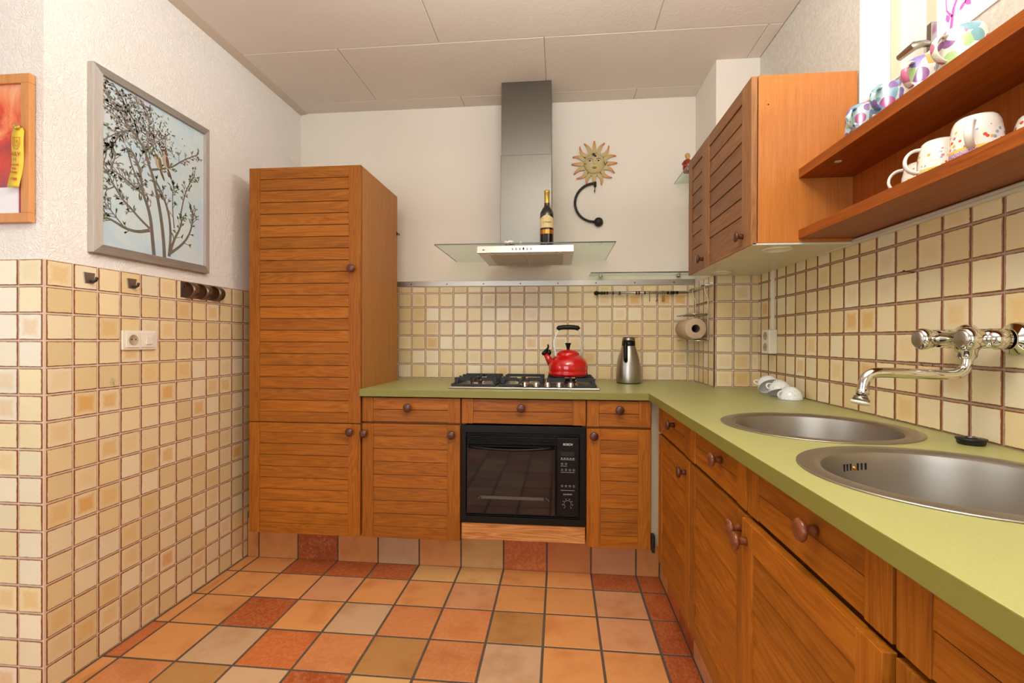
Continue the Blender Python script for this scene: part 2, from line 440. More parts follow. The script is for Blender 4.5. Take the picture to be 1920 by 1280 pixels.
def tag(o, label=None, cat=None, group=None, kind=None):
    if label: o['label'] = label
    if cat: o['category'] = cat
    if group: o['group'] = group
    if kind: o['kind'] = kind
    return o
def struct(o): o['kind'] = 'structure'; return o
def text(body, size, mat, parent, loc, rot, name='lettering', ext=.0003, align='CENTER', bold=0):
    cu = bpy.data.curves.new(name, 'FONT'); cu.body = body; cu.size = size; cu.extrude = ext; cu.align_x = align; cu.align_y = 'CENTER'; cu.offset = bold
    cu.resolution_u = 3
    t = bpy.data.objects.new('tmp', cu); COL.objects.link(t)
    dg = bpy.context.evaluated_depsgraph_get(); me = bpy.data.meshes.new_from_object(t.evaluated_get(dg)); bpy.data.objects.remove(t)
    me.materials.clear(); me.materials.append(M[mat])
    return link(name, me, parent, loc=loc, rot=rot)
def copy_tree(o, parent=None):
    c = o.copy(); COL.objects.link(c)
    if parent is not None: c.parent = parent
    for ch in list(o.children): copy_tree(ch, c)
    return c

# ------------------------------------------------------------------ dimensions
XL, XR, YB, ZC = -1.667, 1.0205, 2.955, 2.615
YC = 1.403        # outer corner of the left wall
YR = -2.6         # rear wall of the room
XF = -4.1         # far left wall of the dining side
CH = .92
T = .0887
PX, PY = .803, 2.58   # pillar in the back right corner

# ------------------------------------------------------------------ room shell
fl = struct(obj('floor', MB().box(XF-.15, XR+.15, YR-.15, YB+.15, -.12, -.0012), 'floor_grout'))
ce = struct(obj('ceiling', MB().box(XF-.15, XR+.15, YR-.15, YB+.15, ZC+.004, ZC+.12), 'ceil_gap'))
wb_ = struct(obj('wall_back', MB().box(XL-.15, XR+.15, YB, YB+.15, 0, ZC), 'backwall'))
wl = struct(obj('wall_left', MB().box(XL-.15, XL, YC, YB, 0, ZC), 'stucco'))
wo = struct(obj('wall_left_front', MB().box(XF-.15, XL-.15, YC, YC+.15, 0, ZC).box(XL-.15, XL-.0005, YC-.0005, YC+.0, 0, ZC), 'stucco'))
# right wall with the window opening
WY0, WY1, WZ0, WZ1 = .30, 1.757, 1.96, 2.52
m = MB().box(XR, XR+.15, WY1, YB, 0, ZC).box(XR, XR+.15, YR, WY0, 0, ZC).box(XR, 1.117, WY0, WY1, 0, WZ0).box(1.117, XR+.15, WY0, WY1, 0, WZ0-.10).box(XR, XR+.15, WY0, WY1, WZ1, ZC)
wr = struct(obj('wall_right', m, 'graywall'))
wp = struct(obj('wall_pillar', MB().box(PX, XR, PY, YB, 0, ZC), 'backwall'))
# rear wall with a wide garden door opening, far left wall with a window opening
m = MB().box(XF, -2.4, YR-.15, YR, 0, ZC).box(.1, XR, YR-.15, YR, 0, ZC).box(-2.4, .1, YR-.15, YR, 2.45, ZC).box(-2.4, .1, YR-.15, YR, 0, .4)
struct(obj('wall_rear', m, 'backwall'))
m = MB().box(XF-.15, XF, YR, -1.7, 0, ZC).box(XF-.15, XF, .3, YC, 0, ZC).box(XF-.15, XF, -1.7, .3, 0, .8).box(XF-.15, XF, -1.7, .3, 2.3, ZC)
struct(obj('wall_far_left', m, 'stucco'))

# window frame, casement, pane, handle
def frame(mb, x0, x1, y0, y1, z0, z1, w, mi=0):
    mb.box(x0, x1, y0, y0+w, z0, z1, mi); mb.box(x0, x1, y1-w, y1, z0, z1, mi)
    mb.box(x0, x1, y0+w, y1-w, z0, z0+w, mi); mb.box(x0, x1, y0+w, y1-w, z1-w, z1, mi); return mb
w1 = struct(obj('window_1', frame(MB(), 1.118, 1.165, WY0, WY1-.0016, WZ0-.099, WZ1, .038), 'beige', bevel=.002))
obj('reveal', MB().box(XR+.001, 1.118, WY1-.0015, WY1, WZ0, WZ1), 'reveal', w1)
obj('window_sill', MB().box(XR-.004, 1.118, WY0, WY1-.002, WZ0-.001, WZ0+.006), 'reveal', w1)
obj('casement', frame(MB(), 1.124, 1.158, WY0+.036, WY1-.038, WZ0-.064, WZ1-.036, .105), 'offwhite', w1, bevel=.002)
obj('glazing_bead', frame(MB(), 1.130, 1.155, WY0+.138, WY1-.143, WZ0+.039, WZ1-.141, .045), 'beige', w1, bevel=.004)
pn = obj('pane', MB().box(1.140, 1.144, WY0+.18, WY1-.186, WZ0+.08, WZ1-.184), 'pane', w1)
hd = MB().box(1.112, 1.1305, 1.566, 1.586, 2.03, 2.125)
hd.tube([(1.125, 1.577, 2.065), (1.095, 1.577, 2.065), (1.078, 1.584, 2.065), (1.070, 1.640, 2.060)], .012, radii=[.010, .011, .014, .011])
obj('window_handle', hd, 'chrome_dull', w1, bevel=.002)
# pink plant decal stuck on the pane
dm = MB()
def flat_stroke(mb, pts, w0, w1, x, ax=0, t=.0006, mi=0):
    """ribbon of paint / foil lying in a plane perpendicular to axis ax"""
    n = len(pts); L_, R_ = [], []
    for i, p in enumerate(pts):
        a = Vector(pts[max(i-1, 0)]); b = Vector(pts[min(i+1, n-1)]); d = (b-a)
        if d.length < 1e-9: d = Vector((1, 0))
        d.normalize(); nn = Vector((-d[1], d[0])); w_ = (w0+(w1-w0)*i/max(1, n-1))/2
        L_.append(Vector(p)+nn*w_); R_.append(Vector(p)-nn*w_)
    vs = []
    for xx in (x, x+t):
        for q in L_+R_:
            v = [q[0], q[1]]; v.insert(ax, xx); vs.append(v)
    fs = []
    for i in range(n-1):
        fs += [(i, i+1, n+i+1, n+i), (2*n+i, 3*n+i, 3*n+i+1, 2*n+i+1), (i, 2*n+i, 2*n+i+1, i+1), (n+i, n+i+1, 3*n+i+1, 3*n+i)]
    mb.add(vs, fs, mi)
def leaf2d(mb, c, ang, ln, wd, x, ax=0, mi=0, t=.0006):
    pts = [(0,0),(.3,.5),(.65,.42),(1,0),(.65,-.42),(.3,-.5)]; out = []
    for u, v in pts:
        px, py = (u)*ln, v*wd
        out.append((c[0]+px*math.cos(ang)-py*math.sin(ang), c[1]+px*math.sin(ang)+py*math.cos(ang)))
    mb.prism(out, ax, x, x+t, mi)
for pts, a, b in [([(1.53,2.07),(1.52,2.13),(1.49,2.18),(1.47,2.26),(1.46,2.34)], .012, .005), ([(1.49,2.18),(1.45,2.2),(1.41,2.24)], .009, .004),
                  ([(1.525,2.11),(1.545,2.14),(1.548,2.18)], .007, .003), ([(1.47,2.25),(1.50,2.30),(1.52,2.34)], .006, .003), ([(1.45,2.2),(1.42,2.17),(1.40,2.17)], .007, .003), ([(1.47,2.26),(1.43,2.31),(1.39,2.35)], .009, .004)]:
    flat_stroke(dm, pts, a, b, 1.1385)
for c, an, l in [((1.495,2.15),2.3,.04),((1.455,2.165),.9,.035),((1.535,2.10),1.2,.032),((1.50,2.11),2.6,.03),((1.48,2.13),-2.2,.035),((1.515,2.155),1.5,.03),((1.515,2.23),1.9,.045),((1.44,2.2),-.6,.03),((1.42,2.23),.9,.03),((1.41,2.17),2.4,.03),((1.47,2.2),-1.4,.05),((1.45,2.19),-1.9,.04),((1.40,2.25),2.2,.03),((1.52,2.34),1.4,.04),((1.39,2.35),2.3,.05)]:
    leaf2d(dm, c, an, l, l*.45, 1.1385)
obj('plant_decal', dm, 'pink', pn)

# ceiling panels (brick laid boards about 104 x 52 cm) with chamfered edges
pan_me = {}
def panel_mesh(w, h):
    key = (round(w, 3), round(h, 3))
    if key not in pan_me:
        e = .0012; b = .004
        pan_me[key] = MB().add([(e,e,.006),(w-e,e,.006),(w-e,h-e,.006),(e,h-e,.006),(e,e,.003),(w-e,e,.003),(w-e,h-e,.003),(e,h-e,.003),(b,b,0),(w-b,b,0),(w-b,h-b,0),(b,h-b,0)],
            [(0,1,5,4),(1,2,6,5),(2,3,7,6),(3,0,4,7),(4,5,9,8),(5,6,10,9),(6,7,11,10),(7,4,8,11),(8,9,10,11)]).mesh('ceiling_board', ['ceil'])
    return pan_me[key]
ys = [2.31+.52*k for k in range(-6, 3)]
for r_, y0 in enumerate(ys):
    y1 = min(y0+.52, YB)
    if y0 > YB-.02: continue
    off = -1.119 if (r_ % 2 == 0) else -.6
    x = off - 1.03*3
    while x < XR:
        xl = XL+.045 if y1 > YC else XF
        a, b = max(x, xl), min(x+1.0325, XR)
        if y0 < YC < y1: a = max(x, XF)
        if b-a > .03: link('ceiling_panel', panel_mesh(b-a, y1-y0), ce, loc=(a, y0, ZC-.002))
        x += 1.0325
struct(obj('trim_1', MB().prism([(XL+.001, ZC-.012), (XL+.05, ZC-.0025), (XL+.05, ZC+.003), (XL+.001, ZC+.003)], 1, YC, YB-.001), 'ceil_gap'))

# ------------------------------------------------------------------ wall tiles
def tile_mesh(s, th, b, name, mat):
    h = s/2; g = h-b
    return MB().add([(-h,-h,0),(h,-h,0),(h,h,0),(-h,h,0),(-h,-h,th-b*.7),(h,-h,th-b*.7),(h,h,th-b*.7),(-h,h,th-b*.7),(-g,-g,th),(g,-g,th),(g,g,th),(-g,g,th)],
        [(0,1,5,4),(1,2,6,5),(2,3,7,6),(3,0,4,7),(4,5,9,8),(5,6,10,9),(6,7,11,10),(7,4,8,11),(8,9,10,11)]).mesh(name, [mat])
TS = .0825
WT = tile_mesh(TS, .0055, .0016, 'glazed_wall_tile', 'glaze')
PAL = ['#ecdbb0', '#ead9ae', '#e5cf9c', '#ecdfbc', '#e8dab4', '#e4ce9c', '#e9d8ac', '#e2cd9e']
def wtile(parent, wall, u0, u1, v0, v1, pal=PAL, pale=0.):
    """one tile filling the cell u0..u1 / v0..v1 of a wall"""
    g = (T-TS)
    w_, h_ = u1-u0-g, v1-v0-g
    if w_ < .006 or h_ < .006: return
    cu, cv = (u0+u1)/2, (v0+v1)/2
    if wall[0] == 'y-': loc = (cu, wall[1], cv); rot = (R(90), 0, 0)          # faces the camera
    elif wall[0] == 'x+': loc = (wall[1], cu, cv); rot = (R(90), 0, R(90))
    else: loc = (wall[1], cu, cv); rot = (R(90), 0, R(-90))
    j = rnd.uniform(-.0012, .0012)
    o = link('tile', WT, parent, loc=loc, rot=(rot[0]+rnd.gauss(0, .004), rot[1], rot[2]+rnd.gauss(0, .004)), scale=(w_/TS, h_/TS, 1))
    c = list(L(rnd.choice(pal))); t = rnd.random()
    if rnd.random() < pale: c = list(L('#e9e2cb'))
    k = rnd.uniform(.94, 1.03); c = [x*k for x in c[:3]]
    al = 0 if t < .64 else (rnd.uniform(.15, .42) if t < .93 else rnd.uniform(.5, .85))
    o.color = (c[0], c[1], c[2], al)
# left wall (faces +x)
TZ = 1.4205
gl_ = MB().box(XL-.002, XL+.0035, YC-.0035, YB, 0, TZ-.001)
go = obj('grout', gl_, 'grout', wl)
for k in range(17):
    v1 = TZ-k*T; v0 = max(v1-T, 0)
    for i in range(14):
        u0 = YC+i*T; u1 = u0+T
        if u0 > 2.6: continue
        wtile(wl, ('x+', XL+.0008), u0, u1, v0, v1)
obj('grout', MB().box(XL-1.6, XL+.0028, YC-.0040, YC, 0, TZ-.001), 'grout', wo)
for k in range(17):
    v1 = TZ-k*T; v0 = max(v1-T, 0)
    for i in range(8):
        u1 = XL+.002-i*T
        wtile(wo, ('y-', YC-.0015), u1-T, u1, v0, v1, ['#ecdfb4', '#ebe2c2', '#e9dcae', '#eee6cc'], .3)
# backsplash
BZ1 = 1.493
obj('grout', MB().box(-1.12, PX, YB-.0035, YB, CH-.01, BZ1), 'grout', wb_)
for k in range(7):
    v0 = CH+k*T-.0; v1 = min(v0+T, BZ1)
    for i in range(-2, 20):
        u0 = -.9259+i*.0888-.0; u1 = min(u0+.0888, PX)
        wtile(wb_, ('y-', YB-.001), u0, u1, v0, v1)
TZ2 = 1.5035
obj('grout', MB().box(PX-.0035, PX, PY-.0035, YB, CH-.01, TZ2).box(PX-.0035, XR, PY-.0035, PY, CH-.01, TZ2), 'grout', wp)
for k in range(7):
    v0 = CH+k*T; v1 = min(v0+T, TZ2)
    for i in range(5):
        u0 = PY+i*T; wtile(wp, ('x-', PX-.001), u0, min(u0+T, YB-.004), v0, v1)
    for i in range(3):
        u0 = PX+i*T; wtile(wp, ('y-', PY-.001), u0, min(u0+T, XR-.002), v0, v1)
obj('grout', MB().box(XR-.0035, XR, -.9, PY-.0035, CH-.01, TZ2), 'grout_dk', wr)
for k in range(7):
    v0 = CH+k*T; v1 = min(v0+T, TZ2)
    for i in range(30):
        u1 = 2.5376-(i-1)*T; u0 = u1-T; u1 = min(u1, PY-.004)
        wtile(wr, ('x-', XR-.001), u0, u1, v0, v1)

# ------------------------------------------------------------------ floor tiles
FP = .21933
FT = tile_mesh(.2115, .0095, .0012, 'floor_tile', 'terra')
TC = {'o': '#ca8c52', 'p': '#cd9968', 'r': '#b8622f', 'R': '#9f4d22', 'y': '#c49a62', 'b': '#a87a46', 'l': '#c58d62', 's': '#bd7846', 'g': '#bd9a76'}
# rows from the toe kick towards the camera, columns from the left wall (x = -1.5934 - pitch)
PAT = ['ooRRRyyooRR', 'ooolooloolR', 'ooRogssbolR', 'rogrsbsgooR', 'osbgRyogooR', 'rpoolrsopoy', 'oylrpososro', 'poorlposyoo']
def ftile(parent, x0, x1, y0, y1, ch, z=-.0095):
    w_, h_ = x1-x0, y1-y0
    if w_ < .02 or h_ < .02: return
    o = link('tile', FT, parent, loc=((x0+x1)/2, (y0+y1)/2, z+rnd.uniform(-.0006, .0006)), scale=((w_-.0098)/.2115, (h_-.0098)/.2115, 1))
    c = L(TC[ch]); k = rnd.uniform(1.12, 1.26); o.color = (c[0]*k, c[1]*k, c[2]*k, 1. if ch in 'rRs' else rnd.choice([0, .1, .35])); return o
FX, FY = -1.5934, 2.2566
for j in range(-1, 13):
    y1 = FY-j*FP; y0 = y1-FP
    if j == -1: y1 = 2.4145
    for i in range(-6, 10):
        x0 = FX+i*FP; x1 = x0+FP
        if y1 > YC+.05: 
            if i < -1: continue
            x0 = max(x0, XL+.006)
        if x0 > .50: continue
        x1 = min(x1, .494)
        ch = PAT[j+1][min(i+1, 10)] if (j+1 < len(PAT) and i >= -1) else rnd.choice('opylrsob')
        ftile(fl, x0, x1, y0, y1, ch)
# toe kick tiles under the back run (structure plinth)
tk = struct(obj('trim_2', MB().box(-1.66, .50, 2.4168, 2.5, -.002, .235).box(.4968, .56, -.9, 2.4168, -.002, .235), 'floor_grout'))
tkc = 'ororporspps'
for i in range(-1, 10):
    x0 = max(FX+i*FP, XL+.008); x1 = min(FX+(i+1)*FP, .4935)
    o = link('tile', FT, tk, loc=((x0+x1)/2, 2.424, .095), rot=(R(90), 0, 0), scale=((x1-x0-.0078)/.2115, .22/.2115, 1))
    c = L(TC['ooRogoyrslo'[i+1]]); o.color = (c[0], c[1], c[2], .9 if i in (1, 6) else .1)
for i in range(0, 13):
    y1 = 2.2566-(i-1)*FP; y0 = y1-FP; y1 = min(y1, 2.414)
    o = link('tile', FT, tk, loc=(.504, (y0+y1)/2, .095), rot=(R(90), 0, R(-90)), scale=((y1-y0-.0078)/.2115, .22/.2115, 1))
    c = L(TC['orRlRoRrpoRor'[i]]); o.color = (c[0], c[1], c[2], .6)

# ------------------------------------------------------------------ cabinets
def knob_mesh():
    prof = [(.0001, 0), (.0095, 0), (.0088, -.008), (.0078, -.014), (.010, -.018), (.0185, -.0215), (.0205, -.0255), (.0185, -.030), (.010, -.0325), (.0001, -.033)]
    return MB().lathe(prof, (0,0,0), 1, 20)
KN = knob_mesh().mesh('knob', ['knob']); KL = knob_mesh().mesh('knob_worn', ['knob_lt'])
def knob(parent, x, z, y, me=KN): return link('knob', me, parent, loc=(x, y, z), rot=(0, rnd.uniform(0, 3), 0))
SLC = {}
def slat_mesh(w, h, mat, deep):
    key = (round(w, 3), round(h, 4), mat, deep)
    if key not in SLC:
        g = .0013 if deep < .005 else .0019
        # lap board: proud at the lower edge, tucked in at the upper edge
        mb = MB().prism([(.0024, g), (.0062, g), (.0062, h-g), (deep+.0008, h-g), (deep, h-g-.0012), (.0015, g+.0012)], 0, -w/2, w/2)
        SLC[key] = mb.mesh('slat', [mat])
    return SLC[key]
def front(parent, name, x0, x1, z0, z1, y, n, sl, sr, rt, rb, mats=('oak_z', 'oak_x'), th=.02, deep=.0032, knobs=(), kme=KN, lab=None):
    """framed front: stiles, rails and n slats; local coordinates, facing -y"""
    mb = MB().box(x0, x0+sl, y, y+th, z0, z1, 0).box(x1-sr, x1, y, y+th, z0, z1, 0)
    if rt: mb.box(x0+sl+.0004, x1-sr-.0004, y+.0006, y+th, z1-rt, z1, 1)
    if rb: mb.box(x0+sl+.0004, x1-sr-.0004, y+.0006, y+th, z0, z0+rb, 1)
    mb.box(x0+sl-.004, x1-sr+.004, y+.0066, y+.0155, z0+rb-.004*(rb > 0)+.001, z1-rt+.004*(rt > 0)-.001, 2)
    d = obj(name, mb, [mats[0], mats[1], 'gap'], parent, bevel=.0012)
    if lab: d['label'] = lab
    zb, zt = z0+rb, z1-rt; h = (zt-zb)/n; w_ = x1-x0-sl-sr-.001
    me = slat_mesh(w_, h, mats[1], deep)
    for k in range(n):
        link('slat', me, d, loc=((x0+sl+x1-sr)/2, y+.0006, zb+k*h))
    for kx, kz in knobs: knob(d, kx, kz, y, kme)
    return d
FYB = 2.258   # front plane of the back run
DZ0, DZ1, WZ, WT0 = .198, .752, .762, .880

# tall cabinet
tc = empty('tall_cabinet', (-1.543, FYB, 0), label='tall oak larder cabinet with slatted doors against the left wall', cat='cabinet')
def loc(ox): return lambda x: x-ox
q = -1.543
obj('cabinet_body', MB().box(0, .577, .0225, .53, .205, 2.012), 'veneer_z', tc, bevel=.001)
front(tc, 'door', 0, .577, .751, 2.012, 0, 20, .054, .061, .056, .050, knobs=[(-1.006-q, 1.506)])
front(tc, 'door', 0, .577, .197, .7465, 0, 8, .054, .061, .047, .050, knobs=[(-1.013-q, .711)])
hk = MB().tube([(.578, .523, 1.79), (.590, .523, 1.79), (.592, .523, 1.78)], .003, 6).box(.5772, .580, .512, .53, 1.78, 1.80)
obj('wall_hook', hk, 'iron_blk', tc)
# base cabinet with two knobs
bc = empty('base_cabinet', (-.957, FYB, 0), label='oak base cabinet with one drawer and two-knobbed slatted door beside the larder', cat='cabinet')
q = -.957
obj('cabinet_body', MB().box(0, .487, .0225, .55, .205, .876), 'oak_z', bc)
front(bc, 'drawer', .001, .487, WZ, WT0, 0, 2, .053, .060, 0, 0, knobs=[(-.724-q, .834)])
front(bc, 'door', .001, .486, DZ0, DZ1, 0, 7, .056, .062, .058, .054, knobs=[(-.941-q, .706), (-.510-q, .708)])
# oven housing
oc_ = empty('oven_cabinet', (-.465, FYB, 0), label='oak oven cabinet with a wide drawer above the black oven', cat='cabinet')
q = -.465
body = MB().box(0, .018, .0225, .55, .215, .876).box(.572, .590, .0225, .55, .215, .876).box(.018, .572, .0225, .55, .215, .233).box(.018, .572, .0225, .55, .76, .875).box(.018, .572, .53, .55, .233, .76)
obj('cabinet_body', body, 'oak_z', oc_)
front(oc_, 'drawer', .001, .589, WZ, WT0, 0, 2, .056, .060, 0, 0, knobs=[(-.177-q, .841)])
obj('bottom_board', MB().box(.003, .587, 0, .02, .211, .288), 'oak_light', oc_, bevel=.001)['label'] = 'pale oak board below the oven'
# narrow base cabinet
nc = empty('base_cabinet', (.128, FYB, 0), label='narrow oak base cabinet with drawer and slatted door right of the oven', cat='cabinet')
q = .128
obj('cabinet_body', MB().box(0, .294, .0225, .55, .205, .876), 'oak_z', nc)
front(nc, 'drawer', .001, .2935, WZ-.003, WT0, 0, 2, .056, .056, 0, 0, knobs=[(.277-q, .840)])
front(nc, 'door', .001, .2935, DZ0-.001, DZ1-.003, 0, 7, .063, .057, .052, .055, knobs=[(.161-q, .718)])

# right run: local x runs towards the camera, front faces -x
FXR = .437
seg = [(2.165, 1.666), (1.660, 1.172), (1.166, .676), (.670, .18), (.174, -.31)]
labs = ['oak corner base cabinet with drawer and slatted door beside the narrow back cabinet',
        'oak base cabinet with drawer and slatted door under the far sink',
        'oak base cabinet with worn door edge under the nearer sink',
        'oak base cabinet nearest the camera under the green worktop at the right frame edge',
        'oak base cabinet behind the viewpoint at the end of the right run']
for k, (ya, yb) in enumerate(seg[:4]):
    c = empty('base_cabinet', (FXR, ya, 0), R(-90), label=labs[k], cat='cabinet')
    W = ya-yb
    sl = .10 if k == 0 else .058
    mb = MB().box(.0, .016, .0225, .55, .205, .70).box(W-.016, W, .0225, .55, .205, .70).box(.016, W-.016, .0225, .55, .205, .223).box(.016, W-.016, .53, .55, .223, .70)
    mb.box(.0, W, .0225, .04, .70, .876)
    obj('cabinet_body', mb, 'oak_z', c)
    kn = KL
    dk = [(.28, .838), (.31, .838), (.30, .838), (.3, .838)][k]
    front(c, 'drawer', .001, W-.001, WZ, WT0, 0, 2, sl if k else .058, .058, 0, 0, knobs=[dk], kme=kn if k else KN)
    if k == 0: kk = [(W-.045, .705)]
    elif k == 1: kk = [(W-.035, .710)]
    elif k == 2: kk = [(.028, .705)]
    else: kk = [(.03, .705)]
    front(c, 'door', .001, W-.001, DZ0-.008, DZ1-.001, -.012 if k == 2 else 0, 7, .058, .058, .060, .056, deep=.0055, knobs=kk, kme=kn if k else KN)
# filler strip in the inner corner with its door hinge
fs = empty('corner_filler', (.44, 2.27, .2), label='beige filler strip in the inner corner between the two cabinet runs', cat='filler strip')
obj('strip', MB().box(-.0155, .03, .002, .014, .01, .68), 'greige', fs)
obj('hinge', MB().box(-.0155, -.002, -.03, .001, -.01, .07).cyl((-.010, -.032, .02), (-.010, -.032, .06), .005), 'iron_blk', fs, bevel=.001)

# ------------------------------------------------------------------ worktop (L shape, two round cut-outs)
SK1, SK2 = (.719, 1.437, .243), (.700, .925, .243)
YF, XFc = 2.2385, .4064
def circle(c, r, n=64, rev=False):
    p = [(c[0]+r*math.cos(2*math.pi*i/n), c[1]+r*math.sin(2*math.pi*i/n)) for i in range(n)]
    return p[::-1] if rev else p
cu = bpy.data.curves.new('worktop', 'CURVE'); cu.dimensions = '2D'; cu.fill_mode = 'BOTH'; cu.extrude = .0155; cu.bevel_depth = .0015; cu.bevel_resolution = 1
e = .0015
out = [(-.963+e, YF+e), (XFc+e, YF+e), (XFc+e, -.9), (XR-.006, -.9), (XR-.006, PY-.006), (PX-.006, PY-.006), (PX-.006, YB-.006), (-1.0, YB-.006), (-1.0, 2.80), (-.963+e, 2.80)]
for ring in (out, circle(SK1, .2315, 72, True), circle(SK2, .2315, 72, True)):
    sp = cu.splines.new('POLY'); sp.points.add(len(ring)-1); sp.use_cyclic_u = True
    for p_, v_ in zip(sp.points, ring): p_.co = (v_[0], v_[1], 0, 1)
tmp = bpy.data.objects.new('tmp', cu); COL.objects.link(tmp)
me = bpy.data.meshes.new_from_object(tmp.evaluated_get(bpy.context.evaluated_depsgraph_get())); bpy.data.objects.remove(tmp)
me.materials.clear(); me.materials.append(M['counter']); me.materials.append(M['counter_edge'])
for p_ in me.polygons: p_.material_index = 1 if abs(p_.normal.z) < .5 else 0; p_.use_smooth = False
wt = link('worktop', me, loc=(0, 0, CH-.017)); tag(wt, 'olive green laminate L-shaped worktop over the oak base cabinets', 'worktop')

# sinks
def sink(c, label, overflow):
    o = empty('sink', (c[0], c[1], CH), label=label, cat='sink', group=None)
    r = c[2]
    rim = [(.2275, -.004), (.2275, .0008), (r, .0005), (r, .0022), (r-.004, .0032), (r-.028, .0036), (r-.034, .0026), (r-.042, -.003)]
    obj('rim', MB().lathe(rim, n=96), 'steel_sink', o)
    bw = [(r-.042, -.003), (r-.046, -.02), (r-.052, -.11), (r-.062, -.142), (r-.085, -.158), (.045, -.165), (.044, -.170), (.012, -.172), (.0001, -.172)]
    obj('bowl', MB().lathe(bw, n=96), 'steel_sink', o)
    obj('drain', MB().lathe([(.036, -.1695), (.036, -.166), (.028, -.165), (.027, -.168), (.0001, -.168)], n=32), 'chrome', o)
    if overflow:
        mb = MB(); rr = r-.0462
        for k in range(-3, 4):
            if k == 0: continue
            a = R(overflow) + k*.048
            p = Vector((rr*math.cos(a), rr*math.sin(a), -.035)); t = Vector((-math.sin(a), math.cos(a), 0)); nrm = Vector((-math.cos(a), -math.sin(a), 0))
            h = .010
            vs = []
            for s_ in (-1, 1):
                for zz in (-h, h):
                    for dd in (-.002, .0012): vs.append(p+t*s_*.0022+Vector((0, 0, zz))+nrm*dd)
            mb.add(vs, [(0,1,3,2),(4,6,7,5),(0,4,5,1),(2,3,7,6),(0,2,6,4),(1,5,7,3)])
        obj('overflow_slots', mb, 'dark', o)
        a = R(overflow); mb = MB().ball((rr*math.cos(a)-.002*math.cos(a), rr*math.sin(a), -.035), .005, 8)
        obj('overflow_screw', mb, 'copper', o)
    return o
sink(SK1, 'round steel sink farther from the camera, beside the speckled cups', 0)
sink(SK2, 'large round steel sink nearest the camera with overflow slots', 108)

# ------------------------------------------------------------------ oven
ov = empty('oven', (-.170, FYB-.002, .5245), label='black built-in oven with a curved handle in the oak oven cabinet', cat='oven')
def obox(name, x0, x1, z0, z1, y0, y1, mat, par=ov, bev=.0015): return obj(name, MB().box(x0, x1, y0, y1, z0, z1), mat, par, bevel=bev)
HW, HH = .2925, .231
cas = MB()
for a in ((-HW, HW, HH-.034, HH), (-HW, HW, -HH, -HH+.030), (-HW, -HW+.022, -HH+.03, HH-.034), (HW-.026, HW, -HH+.03, HH-.034)):
    cas.box(a[0], a[1], -.006, .012, a[2], a[3])
cas.box(-HW+.02, HW-.02, .012, .016, -HH+.02, HH-.02)
for k in range(3): cas.box(-HW+.022, HW-.03, -.004+.001*k, .006, HH-.040-k*.007, HH-.0375-k*.007)
for k in range(2): cas.box(-HW+.022, HW-.03, -.005, .006, -HH+.034+k*.008, -HH+.0375+k*.008)
cas.box(-.27, .27, .016, .46, -.205, -.200).box(-.27, .27, .016, .46, .2, .205).box(-.27, -.265, .016, .46, -.2, .2).box(.265, .27, .016, .46, -.2, .2).box(-.265, .265, .455, .46, -.2, .2)
obj('casing', cas, 'black', ov, bevel=.0012)
lv = MB()
for k in range(5): lv.box(-.262, .152, -.012, -.002, .1475+k*.0066, .1512+k*.0066)
obj('vent_louvre', lv, 'black', ov, bevel=.0008)
dr = MB().box(-.265, .155, -.016, -.001, .10, .138).box(-.265, .155, -.016, -.001, -.182, -.142).box(-.265, -.235, -.016, -.001, -.142, .10).box(.128, .155, -.016, -.001, -.142, .10)
dr.box(-.235, .128, .0085, .010, -.142, .1)
dr = obj('oven_door', dr, 'black', ov, bevel=.001)
obj('window_glass', MB().box(-.262, .152, -.0185, -.0163, -.18, .135), 'blackgloss', dr, bevel=.0008)
tr = MB().box(-.195, .10, -.0189, -.01865, -.112, -.098).prism([(-.213, -.112), (-.208, -.112), (-.192, -.098), (-.197, -.098)], 1, -.0192, -.01865).prism([(.107, -.098), (.112, -.098), (.128, -.114), (.122, -.114)], 1, -.0192, -.01865)
obj('tray_edge', tr, 'tray', dr)
hp = [(-.255, -.019, .134)] + [(-.255+.40*i/14, -.019-.022*math.sin(math.pi*i/14)**.6, .134-.009*math.sin(math.pi*i/14)) for i in range(1, 14)] + [(.148, -.019, .134)]
obj('handle', MB().tube(hp, .0065, 8), 'black', dr)
cp = obj('control_panel', MB().box(.162, .262, -.016, -.001, -.182, .182), 'black', ov, bevel=.002)
obj('display', MB().box(.180, .240, -.0166, -.0155, .098, .118), plain('display_brown', '#2b211a', .2) and 'black_m', cp)
yt = -.0164
text('BOSCH', .0135, 'inkw', cp, (.211, yt, .152), (R(90), 0, 0), bold=.0005)
text('GOURMET', .0088, 'inkw', cp, (.211, yt, -.080), (R(90), 0, 0))
pm = MB()
for k in range(5): pm.box(.179+k*.0135, .187+k*.0135, yt, yt+.001, .0865, .0895)
pm.box(.178, .243, yt, yt+.001, .081, .0825)
for z_, xs in ((.058, (.181, .199)), (.030, (.181, .199, .217, .235)), (-.045, (.181, .199, .217, .235))):
    for x_ in xs: frame2 = [pm.box(x_, x_+.008, yt, yt+.001, z_+.007, z_+.008), pm.box(x_, x_+.008, yt, yt+.001, z_, z_+.001), pm.box(x_, x_+.001, yt, yt+.001, z_, z_+.008), pm.box(x_+.007, x_+.008, yt, yt+.001, z_, z_+.008)]
pm.box(.178, .208, yt, yt+.001, .051, .0523).box(.178, .243, yt, yt+.001, .022, .0233).box(.178, .243, yt, yt+.001, -.062, -.0607)
for k in range(28):
    a = R(-50)+k*R(280)/27; pm.box(.211+.0165*math.cos(a)-.0008, .211+.0165*math.cos(a)+.0008, yt, yt+.001, -.124+.0165*math.sin(a)-.0008, -.124+.0165*math.sin(a)+.0008)
